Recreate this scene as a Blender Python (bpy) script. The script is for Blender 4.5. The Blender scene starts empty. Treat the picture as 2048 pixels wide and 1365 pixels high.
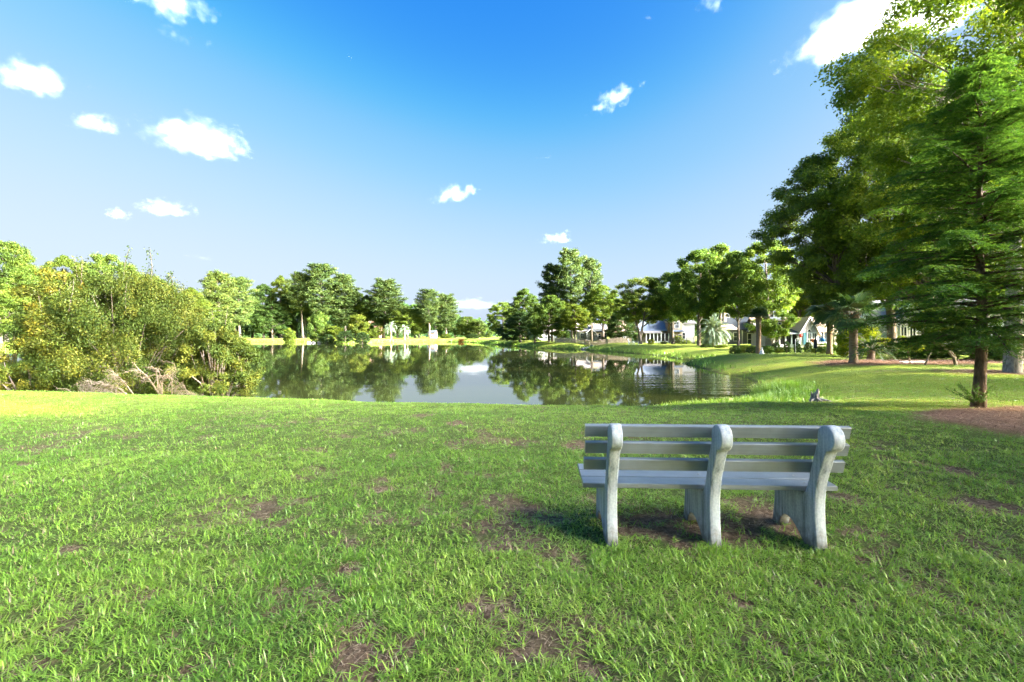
import bpy, math, random
import numpy as np
from mathutils import Vector, Matrix

R = math.radians
C = bpy.context.scene.collection
sc = bpy.context.scene

# ---------------------------------------------------------------- camera / light / exposure
F = 910.0            # focal length in pixels of the 2048 px wide photograph
HY = 672.0           # image row of the horizon
EYE = 1.52
cam_d = bpy.data.cameras.new('camera'); cam = bpy.data.objects.new('camera', cam_d); C.objects.link(cam)
cam.location = (0, 0, EYE); cam.rotation_euler = (R(90), 0, 0)
cam_d.sensor_width = 36.0; cam_d.lens = F / 2048 * 36.0
cam_d.shift_y = -(682.5 - HY) / 2048
cam_d.clip_start = 0.05; cam_d.clip_end = 6000
sc.camera = cam

SUN_EL, SUN_AZ = R(23), R(-21)      # azimuth measured from +X towards +Y: right of the frame, a little behind
sdir = Vector((math.cos(SUN_EL) * math.cos(SUN_AZ), math.cos(SUN_EL) * math.sin(SUN_AZ), math.sin(SUN_EL)))
sun_d = bpy.data.lights.new('sun', 'SUN'); sun = bpy.data.objects.new('sun', sun_d); C.objects.link(sun)
sun.rotation_euler = sdir.to_track_quat('Z', 'Y').to_euler(); sun.location = (60, -30, 60)
sun_d.energy = 5.0; sun_d.angle = R(0.5); sun_d.color = (1.0, 0.79, 0.44)

world = bpy.data.worlds.new('World'); sc.world = world; world.use_nodes = True
wn = world.node_tree; wn.nodes.clear()
sky = wn.nodes.new('ShaderNodeTexSky'); sky.sky_type = 'NISHITA'; sky.sun_disc = False
sky.sun_elevation = SUN_EL; sky.sun_rotation = math.atan2(sdir.x, sdir.y)
sky.air_density = 0.8; sky.dust_density = 2.2; sky.ozone_density = 1.5; sky.altitude = 0
def vmath(op, a, b):
    n = wn.nodes.new('ShaderNodeVectorMath'); n.operation = op
    for k, v in ((0, a), (1, b)):
        if isinstance(v, tuple): n.inputs[k].default_value = v
        else: wn.links.new(v, n.inputs[k])
    return n.outputs[0]
# clear azure sky away from the sun, and off-frame sky round the low sun, boosted to lift the shade
crv = wn.nodes.new('ShaderNodeRGBCurve'); crv.mapping.extend = 'HORIZONTAL'
for ch, pts in enumerate((((0, 0), (.70, .10), (1.10, .72), (1.70, 1.45), (2.6, 1.86), (5, 2.05)), ((0, 0), (1.10, .78), (1.70, 1.62), (2.5, 2.05), (3.7, 2.28), (5, 2.38)), ((0, 0), (1.95, 2.45), (2.8, 2.62), (3.7, 2.68), (5, 2.72)))):
    c_ = crv.mapping.curves[ch]
    while len(c_.points) < len(pts): c_.points.new(.5, .5)
    for p_, (a_, b_) in zip(c_.points, pts): p_.location = (a_ / 5, b_ / 3); p_.handle_type = 'AUTO_CLAMPED'
crv.mapping.update()
wn.links.new(vmath('MULTIPLY', sky.outputs[0], (.2, .2, .2)), crv.inputs['Color'])
blue = vmath('MULTIPLY', crv.outputs['Color'], (3, 3, 3))
fill_glow = vmath('MULTIPLY', vmath('MAXIMUM', vmath('SUBTRACT', sky.outputs[0], (5, 5.5, 7.0)), (0, 0, 0)), (23.0, 28.5, 42.0))
bgn = wn.nodes.new('ShaderNodeBackground'); bgn.inputs['Strength'].default_value = 0.1
wo = wn.nodes.new('ShaderNodeOutputWorld')
wn.links.new(vmath('ADD', blue, fill_glow), bgn.inputs[0]); wn.links.new(bgn.outputs[0], wo.inputs[0])

sc.view_settings.view_transform = 'Standard'; sc.view_settings.look = 'None'
sc.view_settings.exposure = 1.92; sc.view_settings.gamma = 1.0
cy = sc.cycles
cy.use_denoising = True; cy.denoising_prefilter = 'NONE'; cy.max_bounces = 6; cy.diffuse_bounces = 3; cy.glossy_bounces = 3
cy.transmission_bounces = 3; cy.transparent_max_bounces = 6; cy.volume_bounces = 6
cy.sample_clamp_indirect = 6.0; cy.use_adaptive_sampling = True; cy.adaptive_threshold = 0.015
cy.caustics_reflective = False; cy.caustics_refractive = False

# ---------------------------------------------------------------- helpers
def PX(px, D): return (px - 1024.0) / F * D
def PZ(py, D): return EYE - (py - HY) / F * D

def tag(o, label=None, cat=None, group=None, kind=None):
    if label: o['label'] = label
    if cat: o['category'] = cat
    if group: o['group'] = group
    if kind: o['kind'] = kind
    return o

def empty(name, loc, rz=0.0, scale=(1, 1, 1)):
    o = bpy.data.objects.new(name, None); C.objects.link(o)
    o.empty_display_size = 0.2
    o.location = loc; o.rotation_euler = (0, 0, rz); o.scale = scale
    return o

def link_mesh(name, me, parent=None):
    o = bpy.data.objects.new(name, me); C.objects.link(o)
    if parent: o.parent = parent
    return o

def copy_tree(o, parent=None):
    c = o.copy(); C.objects.link(c); c.parent = parent
    for ch in list(o.children): copy_tree(ch, c)
    return c

def np_mesh(name, V, Q, mat, rnd=None, extra=None, smooth=False):
    """V (n,3), Q (m,k) index array with k = 3 or 4"""
    me = bpy.data.meshes.new(name)
    V = np.ascontiguousarray(V, dtype=np.float32); Q = np.ascontiguousarray(Q, dtype=np.int32)
    m, k = Q.shape
    me.vertices.add(len(V)); me.vertices.foreach_set('co', V.ravel())
    me.loops.add(m * k); me.loops.foreach_set('vertex_index', Q.ravel())
    me.polygons.add(m); me.polygons.foreach_set('loop_start', np.arange(0, m * k, k, dtype=np.int32))
    if smooth: me.polygons.foreach_set('use_smooth', np.ones(m, dtype=bool))
    if rnd is not None:
        a = me.attributes.new('rnd', 'FLOAT', 'FACE'); a.data.foreach_set('value', np.ascontiguousarray(rnd, dtype=np.float32))
    if extra:
        for nm, arr in extra.items():
            a = me.attributes.new(nm, 'FLOAT', 'POINT'); a.data.foreach_set('value', np.ascontiguousarray(arr, dtype=np.float32))
    me.update(calc_edges=True)
    me.materials.append(mat)
    return me

class MB:
    def __init__(s): s.v = []; s.f = []; s.sm = []
    def add(s, vs, fs, smooth=False):
        b = len(s.v); s.v += [tuple(v) for v in vs]
        for f in fs: s.f.append([b + i for i in f]); s.sm.append(smooth)
    def box(s, x0, x1, y0, y1, z0, z1):
        s.add([(x0, y0, z0), (x1, y0, z0), (x1, y1, z0), (x0, y1, z0), (x0, y0, z1), (x1, y0, z1), (x1, y1, z1), (x0, y1, z1)],
              [(0, 3, 2, 1), (4, 5, 6, 7), (0, 1, 5, 4), (1, 2, 6, 5), (2, 3, 7, 6), (3, 0, 4, 7)])
    def prism(s, prof, axis, a0, a1):
        """extrude a 2-D outline; axis 'x': prof=(y,z); axis 'y': prof=(x,z)"""
        n = len(prof)
        mk = (lambda a, p: (a, p[0], p[1])) if axis == 'x' else (lambda a, p: (p[0], a, p[1]))
        vs = [mk(a0, p) for p in prof] + [mk(a1, p) for p in prof]
        fs = [list(range(n)), list(range(2 * n - 1, n - 1, -1))]
        fs += [(i, i + n, (i + 1) % n + n, (i + 1) % n) for i in range(n)]
        s.add(vs, fs)
    def tube(s, pts, radii, n=7, cap=True):
        pts = [Vector(p) for p in pts]; m = len(pts)
        if m < 2: return
        rings = []; up = None
        for i in range(m):
            t = (pts[min(i + 1, m - 1)] - pts[max(i - 1, 0)])
            if t.length < 1e-9: t = Vector((0, 0, 1))
            t.normalize()
            if up is None: up = t.orthogonal().normalized()
            up = (up - t * up.dot(t)); up = up.normalized() if up.length > 1e-6 else t.orthogonal().normalized()
            w = t.cross(up)
            rings.append([pts[i] + (up * math.cos(a) + w * math.sin(a)) * radii[i] for a in [2 * math.pi * k / n for k in range(n)]])
        vs = [v for r in rings for v in r]
        fs = [(i * n + k, i * n + (k + 1) % n, (i + 1) * n + (k + 1) % n, (i + 1) * n + k) for i in range(m - 1) for k in range(n)]
        if cap: fs += [tuple(range(n - 1, -1, -1)), tuple((m - 1) * n + k for k in range(n))]
        s.add(vs, fs, True)
    def build(s, name, mat, parent=None, recalc=True):
        me = bpy.data.meshes.new(name); me.from_pydata(s.v, [], s.f)
        me.polygons.foreach_set('use_smooth', s.sm)
        if recalc:
            import bmesh
            bm = bmesh.new(); bm.from_mesh(me); bmesh.ops.recalc_face_normals(bm, faces=bm.faces); bm.to_mesh(me); bm.free()
        me.materials.append(mat); me.update()
        return link_mesh(name, me, parent)

def box_part(name, mat, parent, *b):
    m = MB(); m.box(*b); return m.build(name, mat, parent)

# ---------------------------------------------------------------- numpy noise
def _hash(ix, iy, seed):
    h = (ix.astype(np.int64) * 374761393 + iy.astype(np.int64) * 668265263 + seed * 1442695041) & 0x7fffffff
    h = ((h ^ (h >> 13)) * 1274126177) & 0x7fffffff
    return ((h ^ (h >> 16)) & 0xffff) / 65535.0
def vnoise(x, y, seed=0):
    ix, iy = np.floor(x), np.floor(y); fx, fy = x - ix, y - iy
    fx = fx * fx * (3 - 2 * fx); fy = fy * fy * (3 - 2 * fy)
    a = _hash(ix, iy, seed); b = _hash(ix + 1, iy, seed); c = _hash(ix, iy + 1, seed); d = _hash(ix + 1, iy + 1, seed)
    return (a + (b - a) * fx) + ((c + (d - c) * fx) - (a + (b - a) * fx)) * fy
def fbm(x, y, seed=0, o=4):
    s = 0; a = 0.5; t = 0
    for i in range(o):
        s = s + a * vnoise(x, y, seed + i * 17); t += a; a *= 0.5; x = x * 2.03 + 3.1; y = y * 2.03 - 1.7
    return s / t
def sstep(a, b, x):
    t = np.clip((x - a) / (b - a), 0, 1); return t * t * (3 - 2 * t)

# ---------------------------------------------------------------- materials
def new_mat(name):
    m = bpy.data.materials.new(name); m.use_nodes = True; nt = m.node_tree; nt.nodes.clear()
    return m, nt, nt.nodes.new('ShaderNodeOutputMaterial')
def nd(nt, t, **kw):
    n = nt.nodes.new(t)
    for k, v in kw.items():
        if k.startswith('i_'): n.inputs[k[2:].replace('_', ' ')].default_value = v
        else: setattr(n, k, v)
    return n
def ramp(nt, stops, interp='LINEAR'):
    n = nt.nodes.new('ShaderNodeValToRGB'); e = n.color_ramp.elements; n.color_ramp.interpolation = interp
    while len(e) < len(stops): e.new(0.5)
    for el, (p, c) in zip(e, stops): el.position = p; el.color = (*c, 1) if len(c) == 3 else c
    return n

def simple_mat(name, c0, c1, scale=6.0, rough=0.7, bump=0.0, spec=0.3, stretch=(1, 1, 1), detail=5.0, bdist=0.02):
    m, nt, out = new_mat(name); L = nt.links
    tc = nd(nt, 'ShaderNodeTexCoord'); mp = nd(nt, 'ShaderNodeMapping'); mp.inputs['Scale'].default_value = stretch
    nz = nd(nt, 'ShaderNodeTexNoise', i_Scale=scale, i_Detail=detail, i_Roughness=0.6)
    rp = ramp(nt, [(0.3, c0), (0.7, c1)])
    bs = nd(nt, 'ShaderNodeBsdfPrincipled', i_Roughness=rough); bs.inputs['Specular IOR Level'].default_value = spec
    L.new(tc.outputs['Object'], mp.inputs[0]); L.new(mp.outputs[0], nz.inputs['Vector']); L.new(nz.outputs['Fac'], rp.inputs[0])
    L.new(rp.outputs[0], bs.inputs['Base Color']); L.new(bs.outputs[0], out.inputs[0])
    if bump:
        bp = nd(nt, 'ShaderNodeBump', i_Strength=bump, i_Distance=bdist); L.new(nz.outputs['Fac'], bp.inputs['Height']); L.new(bp.outputs[0], bs.inputs['Normal'])
    return m

def leaf_mat(name, dark, mid, light, transl=0.35, rough=0.55, spec=0.18, tcol=(1.25, 1.15, 0.5)):
    """foliage: per-leaf random picks the shade, the object's colour tints the whole plant"""
    m, nt, out = new_mat(name); L = nt.links
    at = nd(nt, 'ShaderNodeAttribute', attribute_name='rnd'); oi = nd(nt, 'ShaderNodeObjectInfo')
    rp = ramp(nt, [(0.0, dark), (0.5, mid), (1.0, light)])
    mx = nd(nt, 'ShaderNodeMixRGB', blend_type='MULTIPLY', i_Fac=1.0)
    L.new(at.outputs['Fac'], rp.inputs[0]); L.new(rp.outputs[0], mx.inputs[1]); L.new(oi.outputs['Color'], mx.inputs[2])
    bs = nd(nt, 'ShaderNodeBsdfPrincipled', i_Roughness=rough); bs.inputs['Specular IOR Level'].default_value = spec
    L.new(mx.outputs[0], bs.inputs['Base Color'])
    tm = nd(nt, 'ShaderNodeMixRGB', blend_type='MULTIPLY', i_Fac=1.0); tm.inputs[2].default_value = (*tcol, 1)
    L.new(mx.outputs[0], tm.inputs[1])
    tr = nd(nt, 'ShaderNodeBsdfTranslucent'); L.new(tm.outputs[0], tr.inputs[0])
    ms = nd(nt, 'ShaderNodeMixShader', i_Fac=transl); L.new(bs.outputs[0], ms.inputs[1]); L.new(tr.outputs[0], ms.inputs[2])
    L.new(ms.outputs[0], out.inputs[0])
    return m

M = {}
M['leaf'] = leaf_mat('broad_leaf', (0.045, 0.085, 0.012), (0.095, 0.165, 0.022), (0.19, 0.25, 0.035), transl=0.42)
M['leaf_dark'] = leaf_mat('evergreen_leaf', (0.030, 0.065, 0.015), (0.062, 0.115, 0.025), (0.12, 0.18, 0.035), transl=0.3)
M['needle'] = leaf_mat('pine_needle', (0.035, 0.075, 0.018), (0.075, 0.13, 0.028), (0.15, 0.19, 0.04), transl=0.2, rough=0.5)
M['shrub'] = leaf_mat('waterside_shrub_leaf', (0.018, 0.036, 0.006), (0.062, 0.082, 0.010), (0.165, 0.142, 0.016), transl=0.25)
M['frond'] = leaf_mat('palm_frond', (0.03, 0.07, 0.02), (0.06, 0.115, 0.035), (0.12, 0.16, 0.05), transl=0.2, rough=0.35, spec=0.5)
M['silver_frond'] = leaf_mat('silver_palm_frond', (0.08, 0.125, 0.085), (0.15, 0.21, 0.14), (0.27, 0.31, 0.19), transl=0.2, rough=0.4)
M['bark'] = simple_mat('bark', (0.07, 0.055, 0.042), (0.20, 0.165, 0.13), 9, 0.9, 0.8, 0.1, (1, 1, 0.25), bdist=0.05)
M['bark_pale'] = simple_mat('pale_bark', (0.12, 0.10, 0.08), (0.42, 0.36, 0.29), 16, 0.9, 0.9, 0.1, (1, 1, 0.3), bdist=0.06)
M['bark_red'] = simple_mat('dark_red_bark', (0.030, 0.022, 0.018), (0.17, 0.125, 0.10), 14, 0.9, 1.0, 0.1, (1, 1, 0.3), bdist=0.06)
M['palm_bark'] = simple_mat('palm_bark', (0.13, 0.09, 0.06), (0.30, 0.21, 0.14), 10, 0.9, 0.8, 0.1, (0.5, 0.5, 3), bdist=0.05)
M['twig'] = simple_mat('dead_twig', (0.10, 0.076, 0.056), (0.25, 0.20, 0.15), 20, 0.85, 0, 0.1)
M['stump'] = simple_mat('weathered_stump', (0.04, 0.042, 0.05), (0.30, 0.30, 0.31), 12, 0.9, 0.8, 0.1, (1, 1, 0.2), bdist=0.04)
M['rock'] = simple_mat('rock', (0.22, 0.21, 0.19), (0.42, 0.40, 0.37), 5, 0.9, 0.5)
M['white'] = simple_mat('white_paint', (0.72, 0.72, 0.70), (0.80, 0.80, 0.78), 3, 0.6)
M['white_siding'] = simple_mat('white_siding', (0.44, 0.45, 0.43), (0.54, 0.54, 0.51), 2, 0.7, 0.3, 0.3, (0.2, 0.2, 12))
M['cream_wall'] = simple_mat('cream_wall', (0.40, 0.35, 0.27), (0.48, 0.43, 0.34), 2, 0.8)
M['tan_wall'] = simple_mat('tan_wall', (0.46, 0.37, 0.25), (0.56, 0.46, 0.32), 2, 0.8, 0.3, 0.2, (0.2, 0.2, 12))
M['olive_wall'] = simple_mat('olive_wall', (0.24, 0.22, 0.14), (0.32, 0.29, 0.19), 2, 0.8)
M['grey_wall'] = simple_mat('grey_wall', (0.13, 0.14, 0.15), (0.20, 0.21, 0.22), 2, 0.8, 0.3, 0.2, (0.2, 0.2, 12))
M['dim_wall'] = simple_mat('dim_grey_wall', (0.028, 0.032, 0.036), (0.045, 0.05, 0.055), 2, 0.8)  # tree shade on the far house is put into this dark grey
M['blue_wall'] = simple_mat('pale_blue_wall', (0.46, 0.49, 0.52), (0.58, 0.61, 0.63), 2, 0.8, 0.3, 0.2, (0.2, 0.2, 12))
M['brick'] = simple_mat('brick', (0.22, 0.13, 0.09), (0.36, 0.23, 0.17), 14, 0.9, 0.3)
M['roof_tan'] = simple_mat('tan_shingle', (0.42, 0.30, 0.22), (0.56, 0.42, 0.32), 10, 0.9, 0.3, 0.1, (1, 1, 4))
M['roof_dark'] = simple_mat('dark_shingle', (0.035, 0.042, 0.045), (0.08, 0.09, 0.095), 10, 0.8, 0.3, 0.2, (1, 1, 4))
M['roof_blue'] = simple_mat('slate_blue_shingle', (0.13, 0.16, 0.21), (0.21, 0.25, 0.31), 10, 0.85, 0.3, 0.2, (1, 1, 4))
M['roof_grey'] = simple_mat('grey_shingle', (0.20, 0.18, 0.17), (0.33, 0.30, 0.28), 10, 0.9, 0.3, 0.1, (1, 1, 4))
M['glass'] = simple_mat('window_glass', (0.03, 0.04, 0.05), (0.06, 0.08, 0.09), 1, 0.08, 0, 0.6)
M['screen'] = simple_mat('porch_screen', (0.02, 0.02, 0.018), (0.05, 0.045, 0.04), 2, 0.7)
M['teal'] = simple_mat('teal_shutter', (0.03, 0.13, 0.16), (0.05, 0.19, 0.22), 3, 0.6)
M['black'] = simple_mat('black_metal', (0.012, 0.012, 0.013), (0.03, 0.03, 0.03), 8, 0.5)
M['picket'] = simple_mat('weathered_picket', (0.30, 0.23, 0.18), (0.48, 0.39, 0.31), 4, 0.9)
M['blue_glaze'] = simple_mat('blue_glaze', (0.01, 0.10, 0.42), (0.02, 0.16, 0.55), 4, 0.3)
M['orange'] = simple_mat('terracotta_orange', (0.50, 0.13, 0.05), (0.62, 0.22, 0.08), 4, 0.7)
M['red'] = simple_mat('red_petal', (0.45, 0.03, 0.03), (0.65, 0.06, 0.05), 4, 0.6)

# ---------------------------------------------------------------- terrain
ZW = -0.90
POND = [(10.4, 19.6), (12.2, 22.5), (13.4, 26.0), (13.4, 29.8), (14.2, 34.0), (15.0, 40.0), (18.6, 43.5), (17.4, 47.5), (17.9, 56.5), (16.6, 63.6),
        (14.0, 72.0), (12.6, 79.0), (14.6, 85.5), (11.2, 81.5), (7.0, 87.0), (3.6, 93.0), (0.8, 107), (-4.5, 126), (-10, 148), (-15, 168), (-25, 178), (-43, 179),
        (-44, 158), (-50, 141), (-62, 148), (-68, 174), (-85, 181), (-111, 182), (-116, 150), (-104, 110), (-90, 79), (-88, 60), (-70, 34),
        (-45, 22), (-28, 18.6), (-14, 17.6), (-5, 15.9), (3.5, 14.7), (7.6, 15.6)]
_pa = np.array(POND)
def pond_sd(x, y):
    """signed distance to the pond's outline, positive outside"""
    x = np.asarray(x, float); y = np.asarray(y, float)
    d2 = np.full(x.shape, 1e12); inside = np.zeros(x.shape, bool)
    n = len(_pa)
    for i in range(n):
        ax, ay = _pa[i]; bx, by = _pa[(i + 1) % n]
        ex, ey = bx - ax, by - ay
        t = np.clip(((x - ax) * ex + (y - ay) * ey) / (ex * ex + ey * ey), 0, 1)
        d2 = np.minimum(d2, (x - ax - t * ex) ** 2 + (y - ay - t * ey) ** 2)
        c = ((ay > y) != (by > y))
        with np.errstate(divide='ignore', invalid='ignore'):
            xi = ex * (y - ay) / (ey if ey != 0 else 1e-9) + ax
        inside ^= c & (x < xi)
    d = np.sqrt(d2)
    return np.where(inside, -d, d)

def ground_z(x, y):
    x = np.asarray(x, float); y = np.asarray(y, float)
    sd = pond_sd(x, y) + (fbm(x * 0.35, y * 0.35, 5, 3) - 0.5) * 0.6
    lawn = 0.35 * sstep(45, 150, y) + (fbm(x * 0.25, y * 0.25, 9, 3) - 0.5) * 0.22 * sstep(6, 16, np.hypot(x, y)) \
        + (fbm(x * 1.7, y * 1.7, 11, 3) - 0.5) * 0.05 + (fbm(x * 6, y * 6, 12, 2) - 0.5) * 0.02
    lawn = lawn + 0.0055 * np.maximum(x - 12, 0) * sstep(12, 20, y)
    w = 7.2 - 2.4 * sstep(18, 40, y)
    t = sstep(-0.6, 1.0, sd / w) if False else np.clip((sd + 0.2) / w, 0, 1)
    t = np.where(t < 1, 1 - (1 - t) ** 1.9, 1.0)
    out = (ZW - 0.06) + (lawn - ZW + 0.06) * t
    ins = ZW - 0.06 + np.maximum(sd * 0.35, -1.6)
    return np.where(sd > -0.2, out, ins)
def gz(x, y): return float(ground_z(np.array([x]), np.array([y]))[0])

# bare, trodden places in the lawn: (px, py, radius px)
BARE = [(1360, 1058, 80), (1290, 1050, 60), (1450, 1050, 60), (1560, 1040, 60), (965, 1050, 42), (1000, 1085, 30), (960, 1210, 36), (990, 1245, 30), (740, 1320, 70), (820, 1290, 40),
        (1205, 1263, 40), (845, 830, 24), (912, 846, 20), (1690, 1000, 40), (1990, 1015, 60), (700, 1140, 26), (545, 1225, 24), (1062, 1014, 24), (300, 1190, 26),
        (560, 1180, 26), (1030, 1300, 40), (1180, 1335, 40), (330, 1275, 26), (390, 1330, 30), (1900, 935, 40), (1210, 1000, 30), (870, 985, 22), (620, 1000, 22),
        (760, 960, 20), (1840, 1190, 24), (1650, 1170, 26), (1480, 1200, 28), (1560, 1290, 26), (1250, 1230, 26), (150, 1100, 26), (60, 1330, 30), (1160, 890, 26)]
BARE_G = []
for bx, by, br in BARE:
    D = EYE * F / (by - HY); BARE_G.append((PX(bx, D), D, br / F * D * 1.25, br / F * D * 1.2))
def bare_mask(x, y):
    m = 0.85 * sstep(0.56, 0.68, fbm(x * 2.6, y * 2.6, 31, 4)) * sstep(.30, .62, fbm(x * 0.6, y * 0.6, 37, 2)) * (1 - .5 * sstep(5, 11, y))
    for gx, gy, rx, ry in BARE_G:
        q = np.hypot((x - gx) / rx, (y - gy) / ry)
        m = np.maximum(m, 1 - sstep(0.55, 1.25, q + (fbm(x * 4, y * 4, 41, 3) - 0.5) * 1.3))
    return np.clip(m, 0, 1)
def straw_mask(x, y):
    """pine-straw beds under the trees at right"""
    n = (fbm(x * 0.9, y * 0.9, 53, 3) - 0.5)
    e1 = np.hypot((x - 11.2) / 3.9, (y - 8.1) / 1.75) + n * 0.4
    e2 = np.hypot((x - 23.0) / 6.2, (y - 25.2) / 2.6) + n * 0.6
    e3 = np.hypot((x - 21.5) / 4.0, (y - 18.6) / 1.3) + n * 0.6
    return np.clip(np.maximum.reduce([1 - sstep(0.88, 1.08, e1), 1 - sstep(0.8, 1.15, e2), 1 - sstep(0.7, 1.15, e3)]), 0, 1)

def graded(lo, hi, n, k, c=0.0):
    u = np.linspace(np.arcsinh((lo - c) / k), np.arcsinh((hi - c) / k), n); return c + np.sinh(u) * k
gx = graded(-1500, 1500, 900, 2.2, 1.0); gy = graded(-300, 2200, 760, 2.2, 4.0)
X, Y = np.meshgrid(gx, gy); xf, yf = X.ravel(), Y.ravel()
Zf = ground_z(xf, yf)
bm_ = bare_mask(xf, yf) * (np.hypot(xf, yf) < 40); st_ = straw_mask(xf, yf)
Zf = Zf - 0.015 * bm_ + 0.03 * st_
near_ = 1 - sstep(9, 15, np.hypot(xf, yf))
i = np.arange((len(gy) - 1) * (len(gx) - 1)); r_, c_ = i // (len(gx) - 1), i % (len(gx) - 1); b_ = r_ * len(gx) + c_
Q = np.stack([b_, b_ + 1, b_ + 1 + len(gx), b_ + len(gx)], 1)

def ground_mat():
    m, nt, out = new_mat('lawn_ground'); L = nt.links
    tc = nd(nt, 'ShaderNodeTexCoord')
    def noise(s, d=5.0, r=0.6, st=None):
        n = nd(nt, 'ShaderNodeTexNoise', i_Scale=s, i_Detail=d, i_Roughness=r)
        if st:
            mp = nd(nt, 'ShaderNodeMapping'); mp.inputs['Scale'].default_value = st; L.new(tc.outputs['Object'], mp.inputs[0]); L.new(mp.outputs[0], n.inputs['Vector'])
        else: L.new(tc.outputs['Object'], n.inputs['Vector'])
        return n
    def mix(f, a, b, bt='MIX'):
        x = nd(nt, 'ShaderNodeMixRGB', blend_type=bt)
        if isinstance(f, float): x.inputs[0].default_value = f
        else: L.new(f, x.inputs[0])
        for k, v in ((1, a), (2, b)):
            if isinstance(v, tuple): x.inputs[k].default_value = (*v, 1)
            else: L.new(v, x.inputs[k])
        return x.outputs[0]
    big = ramp(nt, [(0.3, (0.145, 0.21, 0.03)), (0.55, (0.21, 0.265, 0.045)), (0.75, (0.28, 0.295, 0.065))]); L.new(noise(0.35, 6).outputs['Fac'], big.inputs[0])
    fine = ramp(nt, [(0.3, (0.45, 0.45, 0.45)), (0.62, (1.25, 1.25, 1.1))]); L.new(noise(26, 4, 0.7).outputs['Fac'], fine.inputs[0])
    green = mix(1.0, big.outputs[0], fine.outputs[0], 'MULTIPLY')
    thatch = ramp(nt, [(0.32, (0.040, 0.060, 0.014)), (0.5, (0.085, 0.120, 0.028)), (0.72, (0.16, 0.16, 0.06))]); L.new(noise(34, 5, 0.7).outputs['Fac'], thatch.inputs[0])
    soil = ramp(nt, [(0.28, (0.050, 0.034, 0.022)), (0.48, (0.135, 0.090, 0.058)), (0.62, (0.25, 0.175, 0.115)), (0.78, (0.40, 0.30, 0.20))]); L.new(noise(22, 8, 0.72).outputs['Fac'], soil.inputs[0])
    straw = ramp(nt, [(0.3, (0.060, 0.032, 0.021)), (0.5, (0.16, 0.088, 0.054)), (0.7, (0.32, 0.20, 0.125))]); L.new(noise(16, 8, 0.75).outputs['Fac'], straw.inputs[0])
    def attr(nm): return nd(nt, 'ShaderNodeAttribute', attribute_name=nm).outputs['Fac']
    c = mix(attr('near'), green, thatch.outputs[0])
    c = mix(attr('bare'), c, soil.outputs[0])
    c = mix(attr('straw'), c, straw.outputs[0])
    c = mix(attr('wet'), c, (0.045, 0.042, 0.022))
    bs = nd(nt, 'ShaderNodeBsdfPrincipled', i_Roughness=0.95); bs.inputs['Specular IOR Level'].default_value = 0.1
    L.new(c, bs.inputs['Base Color'])
    bp = nd(nt, 'ShaderNodeBump', i_Strength=0.9, i_Distance=0.06); L.new(noise(20, 8, 0.75).outputs['Fac'], bp.inputs['Height']); L.new(bp.outputs[0], bs.inputs['Normal'])
    L.new(bs.outputs[0], out.inputs[0]); return m
sd_ = pond_sd(xf, yf)
wet_ = (1 - sstep(-0.1, 0.5, sd_ + (fbm(xf * 0.8, yf * 0.8, 61, 3) - 0.5) * 0.8)) * 0.8
me = np_mesh('lawn', np.stack([xf, yf, Zf], 1), Q, ground_mat(), extra={'bare': bm_, 'straw': st_, 'near': near_, 'wet': wet_}, smooth=True)
tag(link_mesh('lawn', me), kind='structure')

# ---------------------------------------------------------------- pond water
def water_mat():
    m, nt, out = new_mat('pond_water'); L = nt.links
    tc = nd(nt, 'ShaderNodeTexCoord')
    mp = nd(nt, 'ShaderNodeMapping'); mp.inputs['Scale'].default_value = (0.5, 1.4, 1); L.new(tc.outputs['Object'], mp.inputs[0])
    n1 = nd(nt, 'ShaderNodeTexNoise', i_Scale=0.9, i_Detail=4.0, i_Roughness=0.55); L.new(mp.outputs[0], n1.inputs['Vector'])
    # a breeze-ruffled corner at the right-hand end of the pond
    vm = nd(nt, 'ShaderNodeVectorMath', operation='DISTANCE'); vm.inputs[1].default_value = (11.0, 22.5, ZW); L.new(tc.outputs['Object'], vm.inputs[0])
    mr = nd(nt, 'ShaderNodeMapRange'); mr.inputs['From Min'].default_value = 2.0; mr.inputs['From Max'].default_value = 7.0
    mr.inputs['To Min'].default_value = 0.05; mr.inputs['To Max'].default_value = 0.0022; L.new(vm.outputs['Value'], mr.inputs['Value'])
    bp = nd(nt, 'ShaderNodeBump', i_Strength=1.0); L.new(n1.outputs['Fac'], bp.inputs['Height']); L.new(mr.outputs[0], bp.inputs['Distance'])
    df = nd(nt, 'ShaderNodeBsdfDiffuse'); df.inputs[0].default_value = (0.028, 0.036, 0.012, 1)
    gl = nd(nt, 'ShaderNodeBsdfGlossy', i_Roughness=0.015); gl.inputs[0].default_value = (0.96, 0.95, 0.95, 1)
    fr = nd(nt, 'ShaderNodeFresnel', i_IOR=2.7)
    for n in (gl, fr): L.new(bp.outputs[0], n.inputs['Normal'])
    ms = nd(nt, 'ShaderNodeMixShader'); L.new(fr.outputs[0], ms.inputs[0]); L.new(df.outputs[0], ms.inputs[1]); L.new(gl.outputs[0], ms.inputs[2])
    L.new(ms.outputs[0], out.inputs[0]); return m
cen = _pa.mean(0); wv = []
for k in range(len(_pa)):
    p0, p1, p2 = _pa[k - 1], _pa[k], _pa[(k + 1) % len(_pa)]
    t = (p2 - p0) / np.hypot(*(p2 - p0)); wv.append((p1[0] + t[1] * 1.1, p1[1] - t[0] * 1.1, ZW))
mb = MB(); mb.add(wv, [list(range(len(wv)))]); wob = mb.build('pond_water', water_mat(), recalc=False)
if wob.data.polygons[0].normal.z < 0: wob.data.flip_normals()
tag(wob, kind='structure')

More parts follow.
